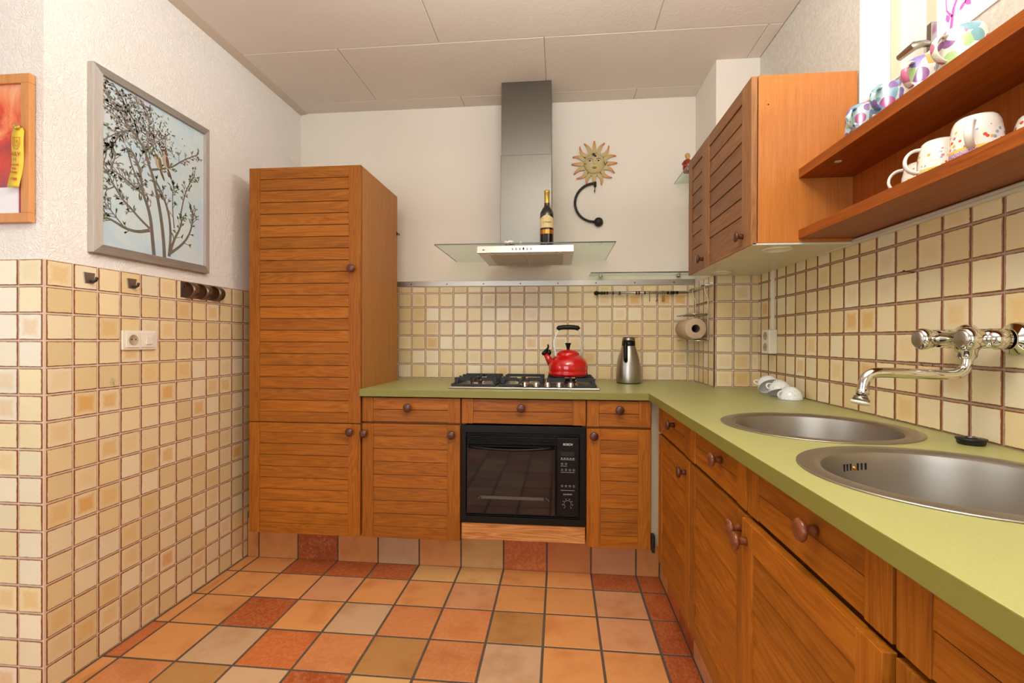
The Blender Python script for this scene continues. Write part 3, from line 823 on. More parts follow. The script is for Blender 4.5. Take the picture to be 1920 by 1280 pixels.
for k in range(8):
    a = R(-50)+k*R(280)/7; pm.box(.211+.0235*math.cos(a)-.002, .211+.0235*math.cos(a)+.002, yt, yt+.001, -.124+.0235*math.sin(a)-.0012, -.124+.0235*math.sin(a)+.0012)
obj('panel_print', pm, 'inkw', cp)
obj('dial', MB().cyl((.211, -.026, -.124), (.211, -.015, -.124), .0125, .014, 20).box(.2095, .2125, -.029, -.020, -.137, -.111), 'black', cp)

# ------------------------------------------------------------------ hob
hb = empty('gas_hob', (-.176, 2.555, CH), label='five-burner steel gas hob with black cast iron grates', cat='hob')
obj('hob_plate', MB().prism([(-.372, -.225), (.372, -.225), (.372, .225), (-.372, .225)], 2, .0008, .009), 'steel', hb, bevel=.004)
def grate(cx, cy, hw, hh, burners):
    z0, z1 = .014, .046
    g = MB(); t = .0055
    g.box(cx-hw, cx+hw, cy-hh-t, cy-hh+t, .0095, .019).box(cx-hw, cx+hw, cy+hh-t, cy+hh+t, .0095, .019)
    g.box(cx-hw-t, cx-hw+t, cy-hh, cy+hh, .0095, .019).box(cx+hw-t, cx+hw+t, cy-hh, cy+hh, .0095, .019)
    for sx in (-1, 1):
        for y_ in (cy-hh*.62, cy+hh*.62, cy):
            x0 = cx+sx*hw
            g.prism([(x0, .012), (x0+sx*-.012, .012), (x0+sx*-.024, .038), (x0+sx*-.006, .046), (x0+sx*.002, .046)], 1, y_-.006, y_+.006)
    for by in burners:
        for sx in (-1, 1):
            g.box(cx+sx*hw, cx+sx*.028, by-.006, by+.006, .028, .046)
        for sy in (-1, 1):
            g.prism([(by+sy*.026, .048), (by+sy*.026, .036), (by+sy*hh/len(burners)*.95, .028), (by+sy*hh/len(burners)*.95, .040)], 0, cx-.006, cx+.006)
    g.box(cx-hw, cx+hw, cy+hh-.006, cy+hh+.004, .030, .046)
    return g
for cx, hw, bs in ((-.255, .108, (-.085, .10)), (-.015, .108, (-.06,)), (.235, .120, (-.085, .10))):
    # long burner arms
    o = obj('grate', grate(cx, .015, hw, .185, bs), 'iron', hb, bevel=.0012)
def burner(x, y, r):
    b = MB().lathe([(r*1.25, .009), (r*1.2, .013), (r, .014), (r, .022), (.0001, .022)], (x, y, 0), n=28)
    o = obj('burner', b, 'chrome', hb)
    obj('burner_cap', MB().lathe([(r*.9, .022), (r*.92, .0275), (r*.85, .029), (.0001, .029)], (x, y, 0), n=28), 'iron_blk', o)
for b_ in ((-.255, -.07, .036), (-.255, .115, .026), (-.015, .0, .044), (.235, -.07, .030), (.235, .115, .036)): burner(*b_)
for k in range(5):
    x_ = .006+k*.0565
    kb = MB().lathe([(.0165, .009), (.0165, .013), (.0145, .014), (.0125, .030), (.0105, .033), (.0001, .034)], (x_, -.185, 0), n=20)
    ko = obj('control_knob', kb, 'chrome', hb)
    obj('knob_skirt', MB().lathe([(.0185, .009), (.0185, .0115), (.0165, .012)], (x_, -.185, 0), n=20), 'black_m', ko)

# ------------------------------------------------------------------ kettle (handle, whistle spout)
kt = empty('kettle', (.047, 2.60, CH+.0475), label='red enamel whistling kettle on the right burner of the hob', cat='kettle')
obj('kettle_body', MB().lathe([(.0001, 0), (.085, 0), (.099, .004), (.106, .012), (.107, .019), (.1035, .024), (.1045, .030), (.106, .046), (.104, .064), (.097, .082), (.084, .099), (.068, .110), (.060, .1135), (.0001, .1135)], n=56), 'red', kt)
kl = obj('lid', MB().lathe([(.060, .113), (.0605, .119), (.057, .126), (.045, .136), (.028, .1425), (.012, .144), (.0001, .144)], n=48), 'red', kt)
obj('lid_knob', MB().lathe([(.008, .143), (.0085, .150), (.0125, .166), (.0165, .175), (.0165, .178), (.0001, .179)], n=24), 'black', kl)
obj('spout', MB().cyl((-.088, 0, .066), (-.122, 0, .122), .022, .013, 20), 'red', kt)
sp_ = MB().lathe([(.0001, -.004), (.0155, -.004), (.0175, .004), (.015, .012), (.0001, .016)], (-.124, 0, .121), rot=Matrix.Rotation(R(-32), 3, 'Y'), n=20)
sp_.tube([(-.128, 0, .128), (-.118, 0, .138), (-.108, 0, .150), (-.106, 0, .162), (-.110, 0, .170)], .006, 8, radii=[.008, .007, .006, .005, .004])
sp_.ball((-.103, 0, .126), .015, 8, sx=.9, sy=.9, sz=1.1)
obj('whistle', sp_, 'black', kt)
for s_ in (-1, 1):
    hp = [(s_*.0665, 0, .104), (s_*.069, 0, .130), (s_*.076, 0, .165), (s_*.0765, 0, .185), (s_*.070, 0, .210), (s_*.058, 0, .235), (s_*.050, 0, .252)]
    mb = MB()
    # flat strap bracket
    vs = []
    for p in hp:
        for dx in (-.0035, .0035):
            for dy in (-.007, .007): vs.append((p[0]+dx, dy, p[2]))
    fsx = []
    for i in range(len(hp)-1):
        a = i*4; b = a+4; fsx += [(a, a+1, b+1, b), (a+2, b+2, b+3, a+3), (a, b, b+2, a+2), (a+1, a+3, b+3, b+1)]
    fsx += [(0, 2, 3, 1), (len(vs)-4, len(vs)-3, len(vs)-1, len(vs)-2)]
    mb.add(vs, fsx).cyl((s_*.060, 0, .104), (s_*.074, 0, .104), .007, n=12)
    obj('bracket', mb, 'chrome_dull', kt)
obj('handle', MB().tube([(-.057, 0, .250), (-.050, 0, .259), (-.03, 0, .262), (0, 0, .263), (.03, 0, .262), (.050, 0, .259), (.057, 0, .250)], .012, 14, radii=[.011, .013, .0125, .013, .0125, .013, .011]), 'black', kt)

# ------------------------------------------------------------------ thermos jug
th = empty('thermos_jug', (.388, 2.755, CH), label='brushed steel thermos jug with black handle on the back worktop', cat='thermos jug')
obj('jug_body', MB().lathe([(.0001, .003), (.066, .003), (.0675, .008), (.0685, .03), (.068, .07), (.064, .11), (.056, .150), (.046, .182), (.038, .205), (.0355, .215), (.0001, .215)], n=48), 'steel', th)
obj('base_ring', MB().lathe([(.0001, 0), (.0655, 0), (.0670, .003), (.066, .005)], n=48), 'black', th)
obj('neck', MB().lathe([(.0365, .203), (.037, .215), (.036, .240), (.0001, .241)], n=40), 'black', th)
ld = MB().lathe([(.035, .241), (.0355, .248), (.033, .256), (.022, .261), (.0001, .262)], n=40)
ld.box(.015, .052, -.006, .006, .2535, .2575)
obj('lid', ld, 'chrome_dull', th)
obj('handle', MB().tube([(-.024, -.028, .232), (-.026, -.044, .236), (-.026, -.058, .225), (-.025, -.064, .195), (-.0245, -.066, .150), (-.024, -.066, .128), (-.023, -.060, .122)], .011, 12, radii=[.011, .012, .012, .0115, .011, .011, .007]), 'black', th)

# ------------------------------------------------------------------ extractor hood
ho = empty('extractor_hood', (-.19, 2.69, 1.6), label='steel chimney extractor hood with glass canopy on the back wall', cat='extractor hood')
def rel(o): return lambda mb: [setattr(mb, 'v', [(a-o[0], b-o[1], c-o[2]) for a, b, c in mb.v]), mb][1]
def objw(name, mb, mats, par, **kw):
    """mesh given in world coordinates, parented to an unrotated empty"""
    l = par.location; mb.v = [(a-l.x, b-l.y, c-l.z) for a, b, c in mb.v]
    return obj(name, mb, mats, par, **kw)
objw('chimney', MB().box(-.333, -.046, 2.69, YB-.002, 1.6515, 2.20), 'steel_z', ho, bevel=.002)
objw('chimney_extension', MB().box(-.330, -.049, 2.693, YB-.003, 2.2, ZC-.003), 'steel_z', ho, bevel=.002)
objw('glass_canopy', MB().box(-.640, .276, 2.415, 2.951, 1.6455, 1.6515), 'glass', ho)
objw('glass_rim', MB().box(-.640, .276, 2.4135, 2.4150, 1.6455, 1.6515).box(-.6412, -.640, 2.4135, 2.951, 1.6455, 1.6515).box(.276, .2772, 2.4135, 2.951, 1.6455, 1.6515), 'glass_edge', ho)
bd = objw('hood_body', MB().prism([(2.395, 1.600), (2.83, 1.600), (2.83, 1.640), (2.405, 1.637)], 0, -.417, .070), 'steel_hood', ho, bevel=.002)
objw('filter_panel', MB().box(-.362, -.178, 2.45, 2.80, 1.5975, 1.6005).box(-.174, .018, 2.45, 2.80, 1.5975, 1.6005), 'alu', ho, bevel=.001)
for k in range(6):
    x_ = -.236+k*.0185
    b = MB().cyl((x_, 2.392, 1.6195), (x_, 2.398, 1.6195), .0042, n=14)
    objw('button', b, 'black' if k == 3 else 'chrome_dull', ho)
for x_ in (-.355, .005):
    objw('spotlight', MB().lathe([(.024, 1.5995), (.024, 1.5975), (.019, 1.5970), (.017, 1.5992), (.0001, 1.5993)], (x_, 2.425, 0), n=24), 'chrome', ho)
t_ = MB().box(-.388, -.377, 2.3975, 2.3985, 1.6125, 1.6165); objw('badge', t_, 'black', ho)
# wine bottle
wbt = empty('wine_bottle', (-.068, 2.55, 1.6518), label='dark wine bottle with gold neck foil standing on the hood glass', cat='bottle')
obj('bottle_glass', MB().lathe([(.0001, 0), (.033, 0), (.0355, .004), (.036, .02), (.036, .168), (.034, .184), (.026, .200), (.0165, .213), (.0145, .222), (.014, .236)], n=40), 'wineglass', wbt)
obj('neck_foil', MB().lathe([(.0150, .232), (.0142, .240), (.0138, .285), (.0155, .287), (.0155, .297), (.0138, .300), (.0001, .3005)], n=32), 'gold', wbt)
def wrap(r, a0, a1, z0, z1f, n=16, mi=0):
    """curved label piece on a cylinder, facing -y"""
    mb = MB(); vs = []; fs = []
    for i in range(n+1):
        a = a0+(a1-a0)*i/n; x, y = r*math.sin(a), -r*math.cos(a)
        z1 = z1f(i/n) if callable(z1f) else z1f
        vs += [(x, y, z0), (x, y, z1), (x*.985, y*.985, z0), (x*.985, y*.985, z1)]
    for i in range(n):
        k = i*4; fs += [(k, k+4, k+5, k+1), (k+2, k+3, k+7, k+6), (k+1, k+5, k+7, k+3), (k, k+2, k+6, k+4)]
    return mb.add(vs, fs)
lb = obj('label', wrap(.0365, -1.35, 1.35, .098, lambda t: .146+.020*(1-abs(2*t-1))), 'label', wbt)
obj('gold_band', wrap(.0366, -1.5, 1.5, .066, .088), 'copper', wbt)
t = text('La Posada', .011, 'ink', lb, (0, -.0372, .126), (R(90), 0, 0))
# tiny bowl and figure on the glass
bw_ = empty('small_bowl', (-.262, 2.50, 1.6518), label='small white bowl with red and blue print on the hood glass', cat='bowl')
obj('bowl', MB().lathe([(.0001, .002), (.022, .002), (.028, .008), (.030, .024), (.028, .0245), (.026, .010), (.0001, .006)], n=28), 'bowl_dot', bw_)
dn = MB().ball((0, 0, .009), .009, 8, sx=1.25, sz=1).ball((.004, 0, .017), .005, 8)
o = link('trinket', dn.mesh('trinket', ['whitegl']), loc=(-.205, 2.49, 1.6516)); tag(o, 'tiny white ceramic trinket beside the small bowl on the hood glass', 'ornament')

# ------------------------------------------------------------------ metal strip on the tile edge, glass shelf, rod
st = empty('edging_strip', (-1.0, YB, 1.51), label='aluminium edging strip screwed along the top of the back tiles', cat='strip')
objw('strip', MB().box(-1.12, PX-.001, YB-.008, YB-.0002, 1.494, 1.527), 'alu', st, bevel=.001)
for k in range(8): objw('screw', MB().cyl((-.93+k*.23, YB-.0095, 1.508), (-.93+k*.23, YB-.007, 1.508), .004, n=10), 'iron_blk', st)
gs = empty('glass_shelf', (.5, YB, 1.55), label='long narrow glass shelf above the utensil rod on the back wall', cat='shelf')
objw('glass_plate', MB().box(.182, PX-.002, 2.822, YB-.002, 1.549, 1.555), 'glass', gs)
objw('glass_rim', MB().box(.182, PX-.002, 2.8205, 2.822, 1.549, 1.555).box(.1808, .182, 2.8205, YB-.002, 1.549, 1.555), 'glass_edge', gs)
for x_ in (.245, .70):
    objw('clamp', MB().cyl((x_, YB-.002, 1.545), (x_, YB-.04, 1.545), .011, n=14).cyl((x_-.0, YB-.035, 1.541), (x_, YB-.035, 1.5485), .014, n=16), 'chrome', gs)
rd = empty('utensil_rod', (.5, 2.915, 1.44), label='steel utensil rod with black ball finial on the back tiles', cat='rail')
objw('rod', MB().cyl((.25, 2.915, 1.443), (.755, 2.915, 1.443), .0065, n=14), 'alu', rd)
f_ = MB().lathe([(.0001, -.002), (.008, 0), (.0125, .008), (.0135, .014), (.011, .022), (.006, .028), (.0065, .032), (.0095, .044), (.0075, .056), (.0085, .062)], (.207, 2.915, 1.443), ax=0, n=20)
objw('finial', f_, 'black', rd)
for x_, w_ in ((.270, .006), (.284, .006), (.318, .006), (.356, .006), (.455, .008), (.470, .008), (.504, .007), (.637, .010), (.665, .018), (.690, .012)):
    objw('ring', MB().cyl((x_-w_/2, 2.915, 1.443), (x_+w_/2, 2.915, 1.443), .0098, n=14), 'black', rd)
for x_ in (.36, .66): objw('bracket', MB().cyl((x_, 2.915, 1.443), (x_, YB-.002, 1.443), .005, n=10).cyl((x_, YB-.010, 1.443), (x_, YB-.004, 1.443), .012, n=14), 'alu', rd)
for k, (x_, a_, lb_) in enumerate([(.532, .25, 'steel S-hook hanging alone farthest left on the utensil rod'), (.573, -.3, 'steel S-hook second from left on the utensil rod'), (.607, .35, 'left one of the two crossed S-hooks on the utensil rod'), (.613, -.45, 'right one of the two crossed S-hooks on the utensil rod')]):
    pts = [(-.006, 0, -.002)]
    pts = [(.008*math.cos(t), 0, .008*math.sin(t)+.001) for t in [R(200-i*25) for i in range(9)]] + [(.007, 0, -.018), (.002, 0, -.03)] + [(-.002+.009*math.cos(t)-.0, 0, -.042+.009*math.sin(t)) for t in [R(60-i*30) for i in range(8)]]
    o = link('utensil_hook', MB().tube(pts, .0021, 6).mesh('hook', ['bronze_hook']), loc=(x_, 2.915, 1.444), rot=(0, 0, a_+1.1)); tag(o, lb_, 'hook', 'S-hooks on the utensil rod')

# ------------------------------------------------------------------ paper roll holder on the pillar side
rh = empty('wall_rack', (.79, 2.75, 1.45), label='chrome wire wall rack carrying the paper roll on the pillar side', cat='rack')
objw('rail', MB().cyl((.765, 2.93, 1.455), (.765, 2.615, 1.455), .0055, n=12).cyl((.765, 2.62, 1.455), (PX-.003, 2.62, 1.455), .006, n=12).cyl((.765, 2.92, 1.455), (PX-.003, 2.92, 1.455), .006, n=12).box(PX-.010, PX-.0062, 2.585, 2.64, 1.448, 1.466), 'chrome', rh)
wr_ = MB(); r_ = .0028
for y_ in (2.655, 2.885):
    wr_.tube([(.758, y_, 1.450), (.757, y_, 1.463), (.766, y_, 1.466), (.772, y_, 1.455), (.772, y_, 1.43), (.790, y_, 1.385), (.790, y_, 1.165), (.785, y_, 1.160), (.69, y_, 1.160)], r_, 6)
for z_, x0 in ((1.37, .790), (1.30, .790), (1.165, .79), (1.16, .74), (1.16, .69)):
    wr_.tube([(x0, 2.655, z_), (x0, 2.885, z_)], r_, 6)
for x_ in (.70, .72, .74, .76, .78): wr_.tube([(x_, 2.645, 1.305), (x_, 2.895, 1.305)], r_, 6)
wr_.tube([(.785, 2.645, 1.303), (.685, 2.645, 1.303)], r_, 6).tube([(.785, 2.895, 1.303), (.685, 2.895, 1.303)], r_, 6)
objw('wire_frame', wr_, 'wire', rh)
ho2 = MB()
for k in range(5): ho2.tube([(PX-.0075, 2.64+k*.05, 1.155), (PX-.02, 2.64+k*.05, 1.148), (PX-.025, 2.64+k*.05, 1.155)], .0018, 6)
rl = empty('paper_roll', (.727, 2.765, 1.225), label='brown paper towel roll lying in the chrome wall rack', cat='paper roll')
RA = .0555
obj('paper', MB().lathe([(.022, -.11), (RA-.002, -.11), (RA, -.108), (RA, .108), (RA-.002, .11), (.022, .11), (.022, -.11)], ax=1, n=48), 'rollpaper', rl)
obj('core', MB().lathe([(.0218, -.111), (.0218, .111), (.0205, .111), (.0205, -.111), (.0218, -.111)], ax=1, n=32).cyl((0, .07, 0), (0, .069, 0), .0206, n=32), 'roll_core', rl)

# ------------------------------------------------------------------ glass corner shelf with figurine
cs = empty('corner_shelf', (.74, 2.8, 2.1), label='small glass shelf high in the back right corner beside the wall cabinet', cat='shelf')
objw('glass_plate', MB().box(.682, PX-.002, 2.60, YB-.002, 2.096, 2.102), 'glass', cs)
objw('glass_rim', MB().box(.6805, .682, 2.6, YB-.002, 2.096, 2.102), 'glass_edge', cs)
objw('clamp', MB().cyl((PX-.001, 2.72, 2.09), (PX-.025, 2.72, 2.09), .012, n=14), 'chrome_dull', cs)
fg = empty('figurine', (.712, 2.78, 2.1022), label='small ceramic figurine in a red robe on the corner glass shelf', cat='figurine')
fb = MB().lathe([(.0001, 0), (.020, 0), (.024, .01), (.026, .035), (.023, .055), (.016, .070), (.008, .078), (.0001, .08)], n=24)
k0 = len(fb.v)
fb.tube([(-.016, -.006, .062), (-.028, -.012, .045), (-.020, -.024, .032), (-.004, -.028, .03)], .007, 8).tube([(.016, -.006, .062), (.028, -.012, .045), (.020, -.024, .032), (.004, -.028, .034)], .007, 8)
obj('robe', fb, 'figred', fg)
obj('head', MB().ball((0, -.003, .092), .0135, 10, sz=1.15).ball((0, -.016, .090), .003, 6).ball((0, -.010, .080), .009, 8, sz=1.3).ball((0, .002, .099), .0138, 8, sz=.8), 'figskin', fg)
obj('bowl_in_hands', MB().ball((0, -.030, .034), .010, 8, sz=.6), 'label', fg)

# ------------------------------------------------------------------ sun ornament with crescent hook
so = empty('sun_ornament', (.206, YB-.012, 2.229), label='painted metal sun face with orange tipped rays above a black crescent hook', cat='wall ornament')
sm = MB()
prof = [(.0001, -.016), (.03, -.015), (.052, -.011), (.062, -.005), (.0645, 0), (.062, .002), (.0001, .002)]
sm.lathe(prof, ax=1, n=40)
obj('face_disc', sm, 'sun', so)
rm = MB()
NR = 16
for k in range(NR):
    a = math.pi/2+k*2*math.pi/NR
    ln = .137
    cv = .0 if k % 4 == 0 else (.016 if (k // 1) % 2 == 0 else -.012)*(1 if k < 8 else -1)
    pts = []
    for i in range(9):
        t = i/8; rr = .050+(ln-.050)*t; off = cv*math.sin(t*math.pi*1.3)*t
        wd = .0135*(1-t)**.8+.0030
        pts.append((rr, off, wd))
    ol = [(p[0], p[1]+p[2]) for p in pts]+[(p[0], p[1]-p[2]) for p in reversed(pts)]
    ol = [(x_*math.cos(a)-y_*math.sin(a), x_*math.sin(a)+y_*math.cos(a)) for x_, y_ in ol]
    ray = MB().prism(ol, 1, -.0022, .0012)
    obj('ray', ray, 'sun', so, bevel=.0006)
fm = MB()
for s_ in (-1, 1):
    fm.cyl((s_*.026, -.0162, .012), (s_*.026, -.0145, .012), .0088, .0088, 16, mi=0)
    fm.cyl((s_*.026-.001, -.0172, .012), (s_*.026-.001, -.0155, .012), .0062, .0062, 14, mi=1)
    fm.tube([(s_*.040, -.014, .020), (s_*.030, -.0162, .0262), (s_*.018, -.0162, .0258), (s_*.012, -.0158, .020)], .0012, 6, mi=1)
    fm.tube([(s_*.037, -.014, .012), (s_*.026, -.0162, .0205), (s_*.016, -.0158, .012)], .0007, 6, mi=1)
fm.tube([(-.010, -.0158, .020), (-.006, -.0185, -.006), (0, -.0215, -.012), (.006, -.0185, -.006)], .0012, 6, mi=2)
fm.tube([(-.013, -.0155, -.029), (-.005, -.0172, -.026), (0, -.0172, -.0275), (.005, -.0172, -.026), (.013, -.0155, -.029)], .002, 6, mi=3)
fm.tube([(-.008, -.0158, -.032), (0, -.0168, -.035), (.008, -.0158, -.032)], .002, 6, mi=3)
fm.ball((-.004, -.0142, .050), .009, 8, mi=1, sy=.3).ball((.006, -.014, .041), .006, 8, mi=1, sy=.4)
fm.tube([(.056, -.009, .006), (.066, -.006, -.010), (.078, -.003, .008)], .0022, 6, mi=1)
fm.tube([(-.058, -.009, .0), (-.053, -.0105, -.008), (-.047, -.012, -.001)], .0016, 6, mi=1)
obj('face_features', fm, ['paper', 'iron_blk', 'sun', 'lips'] if 'lips' in M else ['paper', 'iron_blk', 'sun', 'figred'], so)
# crescent hook
cpts = []
for i in range(25):
    a = R(90+i*183/24); cpts.append((.003+.120*math.cos(a)*.98, -.004, -.236+.116*math.sin(a)))
cpts[-1] = (.003, -.004, -.352)
hkm = MB().tube([(.003, -.004, -.118)]+cpts[:], .0075, 10)
hkm.cyl((.006, -.004, -.112), (.006, -.004, -.142), .0075, n=12).ball((.027, -.004, -.354), .0275, 14)
hkm.tube([(.004, -.004, -.140), (.003, -.004, -.165), (.003, -.004, -.178)], .002, 6).ball((.003, -.004, -.166), .0045, 6)
obj('crescent_hook', hkm, 'iron_blk', so)['label'] = 'black iron crescent hook ending in a ball'

# ------------------------------------------------------------------ wall cabinet (doors face -x) and open shelf unit
ZB, ZT = 1.503, 2.088
wc = empty('wall_cabinet', (.688, 1.756, ZB), label='wall cabinet with two slatted oak doors beside the window', cat='cabinet')
objw('cabinet_body', MB().box(.690, XR-.006, 1.756, 1.776, ZB, ZT).box(.690, XR-.006, 1.776, PY-.008, ZT-.018, ZT).box(.690, XR-.006, PY-.024, PY-.008, ZB, ZT-.018).box(XR-.018, XR-.006, 1.776, PY-.024, ZB, ZT-.018), 'teak_z', wc, bevel=.001)
ub = objw('underside_board', MB().box(.672, XR-.006, 1.757, PY-.008, ZB-.007, ZB-.0004), 'board', wc, bevel=.001)
for y_ in (1.835, 2.44):
    objw('recessed_spotlight', MB().lathe([(.050, ZB-.0072), (.050, ZB-.011), (.045, ZB-.0125), (.037, ZB-.011), (.036, ZB-.0085), (.0001, ZB-.0085)], (.79, y_, 0), n=40), 'white', wc)
objw('seam', MB().box(.674, XR-.008, 2.128, 2.130, ZB-.0076, ZB-.0068), 'ceil_gap', wc)
objw('screw_hole', MB().cyl((.722, 1.7552, 1.985), (.722, 1.757, 1.985), .0025, n=10), 'dark', wc)
wd = empty('tmpdoors')  # helper frame for the doors, removed below
bpy.data.objects.remove(wd)
def wfront(ya, yb, nsl, kx, sl, sr):
    """door of the wall cabinet built in its own rotated frame: door > slat, knob"""
    W = ya-yb; y = 0
    z0, z1 = 0, ZT-ZB+.004
    mb = MB().box(0, sl, 0, .02, z0, z1, 0).box(W-sr, W, 0, .02, z0, z1, 0).box(sl+.0004, W-sr-.0004, .0006, .02, z1-.052, z1, 1).box(sl+.0004, W-sr-.0004, .0006, .02, z0, z0+.055, 1)
    mb.box(sl-.004, W-sr+.004, .0084, .0165, z0+.05, z1-.048, 2)
    d = obj('door', mb, ['wall_oak_z', 'wall_oak_x', 'gap'], wc, bevel=.0012)
    d.rotation_euler = (0, 0, R(-90)); d.location = (.6665-.688, ya-1.756, -.006)
    h = (z1-.052-z0-.055)/nsl; me = slat_mesh(W-sl-sr-.001, h, 'wall_oak_x', .0040)
    for k in range(nsl): link('slat', me, d, loc=((sl+W-sr)/2, .002, z0+.055+k*h))
    knob(d, kx if kx > 0 else W+kx, .045, 0)
wfront(2.575, 2.293, 7, -.03, .052, .050)
wfront(2.290, 1.757, 7, -.075, .052, .088)

su = empty('open_shelf_unit', (.9, 1.2, ZB+.01), label='open teak shelf unit with two boards on the tiled right wall', cat='shelf')
SY0 = .34
objw('shelf_board', MB().box(.824, XR-.006, SY0, 1.7555, 1.7245, 1.7565), 'teak_y', su, bevel=.001)
objw('shelf_board', MB().box(.824, XR-.006, SY0, 1.7555, 1.514, 1.546), 'teak_y', su, bevel=.001)
objw('back_panel', MB().box(1.000, XR-.006, SY0, 1.7555, 1.5462, 1.7243), 'teak_back', su)
objw('end_panel', MB().box(.824, .9995, SY0, SY0+.02, 1.5462, 1.7243), 'teak_z', su)
objw('cover_cap', MB().cyl((.868, 1.60, 1.7243), (.868, 1.60, 1.7228), .010, n=20), 'white', su)
# white profile under the shelf
pr = empty('cable_trunking', (1.01, 1.2, 1.5), label='white plastic trunking running along the wall under the teak shelf', cat='trunking')
objw('profile', MB().prism([(.999, 1.4925), (.999, 1.508), (1.004, 1.5125), (XR-.0068, 1.5125), (XR-.0068, 1.4925)], 1, .2, 1.985), 'board', pr, bevel=.0015)
objw('cover_line', MB().box(.9982, .9990, .2, 1.985, 1.4995, 1.5005), 'greige', pr)

# ------------------------------------------------------------------ mugs (upside down)
def mug(name, r, h, taper, body_mat, handle_mat, label, group, locn, rz, hs=1.):
    o = empty(name, locn, rz, label=label, cat='mug', group=group)
    t = .0035
    pr_ = [(r*taper*.0001, h-.002), (r*taper*.70, h-.002), (r*taper*.74, h), (r*taper*.80, h), (r*taper*.9, h-.004), (r*taper, h-.014), (r*(taper+1)/2+.001, h*.55), (r, h*.12), (r, .001), (r-t*.5, 0), (r-t, .001), (r-t, h*.2), (r*taper-t, h-.016), (r*taper*.8, h-.008), (.0001, h-.008)]
    obj('cup', MB().lathe(pr_, n=48), body_mat, o)
    hr = h*.31*hs; pts = []
    for i in range(13):
        a = R(-90+i*180/12); pts.append((r*.97+hr*1.05*math.cos(a)*.95, 0, h*.50+hr*math.sin(a)*1.05))
    pts[0] = (r*.93, 0, pts[0][2]); pts[-1] = (r*.93*((taper+1)/2), 0, pts[-1][2])
    vs = []
    hm = MB(); u = []
    n = 10
    for i, p in enumerate(pts):
        a = pts[max(i-1, 0)]; b = pts[min(i+1, 12)]; d = Vector((b[0]-a[0], 0, b[2]-a[2])).normalized(); nn = Vector((-d.z, 0, d.x))
        for k in range(n):
            q_ = 2*math.pi*k/n; vs.append(Vector(p)+nn*.0038*math.cos(q_)+Vector((0, 1, 0))*.0075*math.sin(q_))
    fs_ = [(i*n+k, i*n+(k+1) % n, (i+1)*n+(k+1) % n, (i+1)*n+k) for i in range(12) for k in range(n)]
    hm.add(vs, fs_, 0, True)
    obj('handle', hm, handle_mat, o)
    return o
G1, G2 = 'fruit print mugs upside down on the upper shelf', 'flower print mugs upside down on the lower shelf'
zt = 1.7567
mug('mug', .042, .084, .93, 'mug_blue', 'mug_blue', 'blue fruit print mug upside down, farthest along the upper teak shelf', G1, (.872, 1.488, zt), R(212))
mug('mug', .042, .085, .93, 'mug_blue', 'mug_blue', 'blue fruit print mug second from the far end of the upper teak shelf', G1, (.872, 1.375, zt), R(208))
mug('mug', .043, .087, .93, 'mug_fruit', 'mug_fruit', 'purple and orange fruit mug third from the far end of the upper shelf', G1, (.875, 1.262, zt), R(208))
mug('mug', .045, .088, .93, 'mug_fruit', 'mug_fruit', 'large fruit print mug nearest the camera on the upper teak shelf', G1, (.880, 1.150, zt), R(192))
zl = 1.5462
mug('mug', .041, .072, .86, 'mug_flower', 'whitegl', 'white flower print mug at the far end of the lower shelf, handle pointing away', G2, (.925, 1.335, zl), R(150), hs=1.15)
mug('mug', .043, .084, .88, 'mug_flower', 'whitegl', 'white flower print mug in the middle of the lower shelf, half hiding the farthest one', G2, (.888, 1.222, zl), R(165))
mug('mug', .0445, .084, .88, 'mug_flower', 'whitegl', 'large white flower print mug with handle towards the room on the lower shelf', G2, (.872, 1.103, zl), R(222))
mug('mug', .040, .070, .86, 'mug_flower', 'whitegl', 'white flower mug partly cut by the right frame edge on the lower shelf', G2, (.954, 1.060, zl), R(300))

# ------------------------------------------------------------------ tap
tp = empty('wall_tap', (XR, 1.235, 1.165), label='chrome wall mixer tap with two handles and swan spout over the sinks', cat='tap')
def axx(prof, c, n=28): return MB().lathe(prof, c, ax=0, n=n)
YA, YN, ZA = 1.300, 1.168, 1.167
for y_ in (YA, YN):
    objw('wall_flange', axx([(XR-.007, .034), (XR-.012, .034)] and [(.0001, 0), (.038, 0), (.038, -.006), (.034, -.015), (.023, -.020), (.023, -.024)], (XR-.0065, y_, ZA), 40), 'chrome', tp)
    objw('pipe_nut', axx([(.0205, -.018), (.0205, -.030), (.0235, -.031), (.0235, -.048), (.021, -.050), (.020, -.070)], (XR-.0065, y_, ZA), 32), 'chrome', tp)
bd = MB().cyl((.955, YN-.018, ZA), (.955, YA+.018, ZA), .0215, n=28).ball((.955, YN-.018, ZA), .0215, 12).ball((.955, YA+.018, ZA), .0215, 12)
objw('mixer_body', bd, 'chrome', tp)
for y_ in (YA, YN):
    h_ = objw('handle', (lambda: [m_ := MB(), m_.lathe([(.0001, -.060), (.0215, -.060), (.0265, -.054), (.0275, -.045), (.0245, -.033), (.0175, -.016), (.0160, 0), (.0185, .012)], (.955, y_, ZA), ax=0, n=12, smooth=True)][0])(), 'chrome', tp)
    mb = MB().lathe([(.0001, -.0645), (.016, -.0635), (.0205, -.060), (.0205, -.058)], (.955-tp.location.x, y_-tp.location.y, ZA-tp.location.z), ax=0, n=28)
    obj('handle_cap', mb, 'steel', h_)
yc = (YA+YN)/2
objw('spout_socket', MB().lathe([(.0225, .012), (.0235, -.018), (.0195, -.026), (.0190, -.036), (.0140, -.042)], (.935, yc-.03, ZA-.004), n=28), 'chrome', tp)
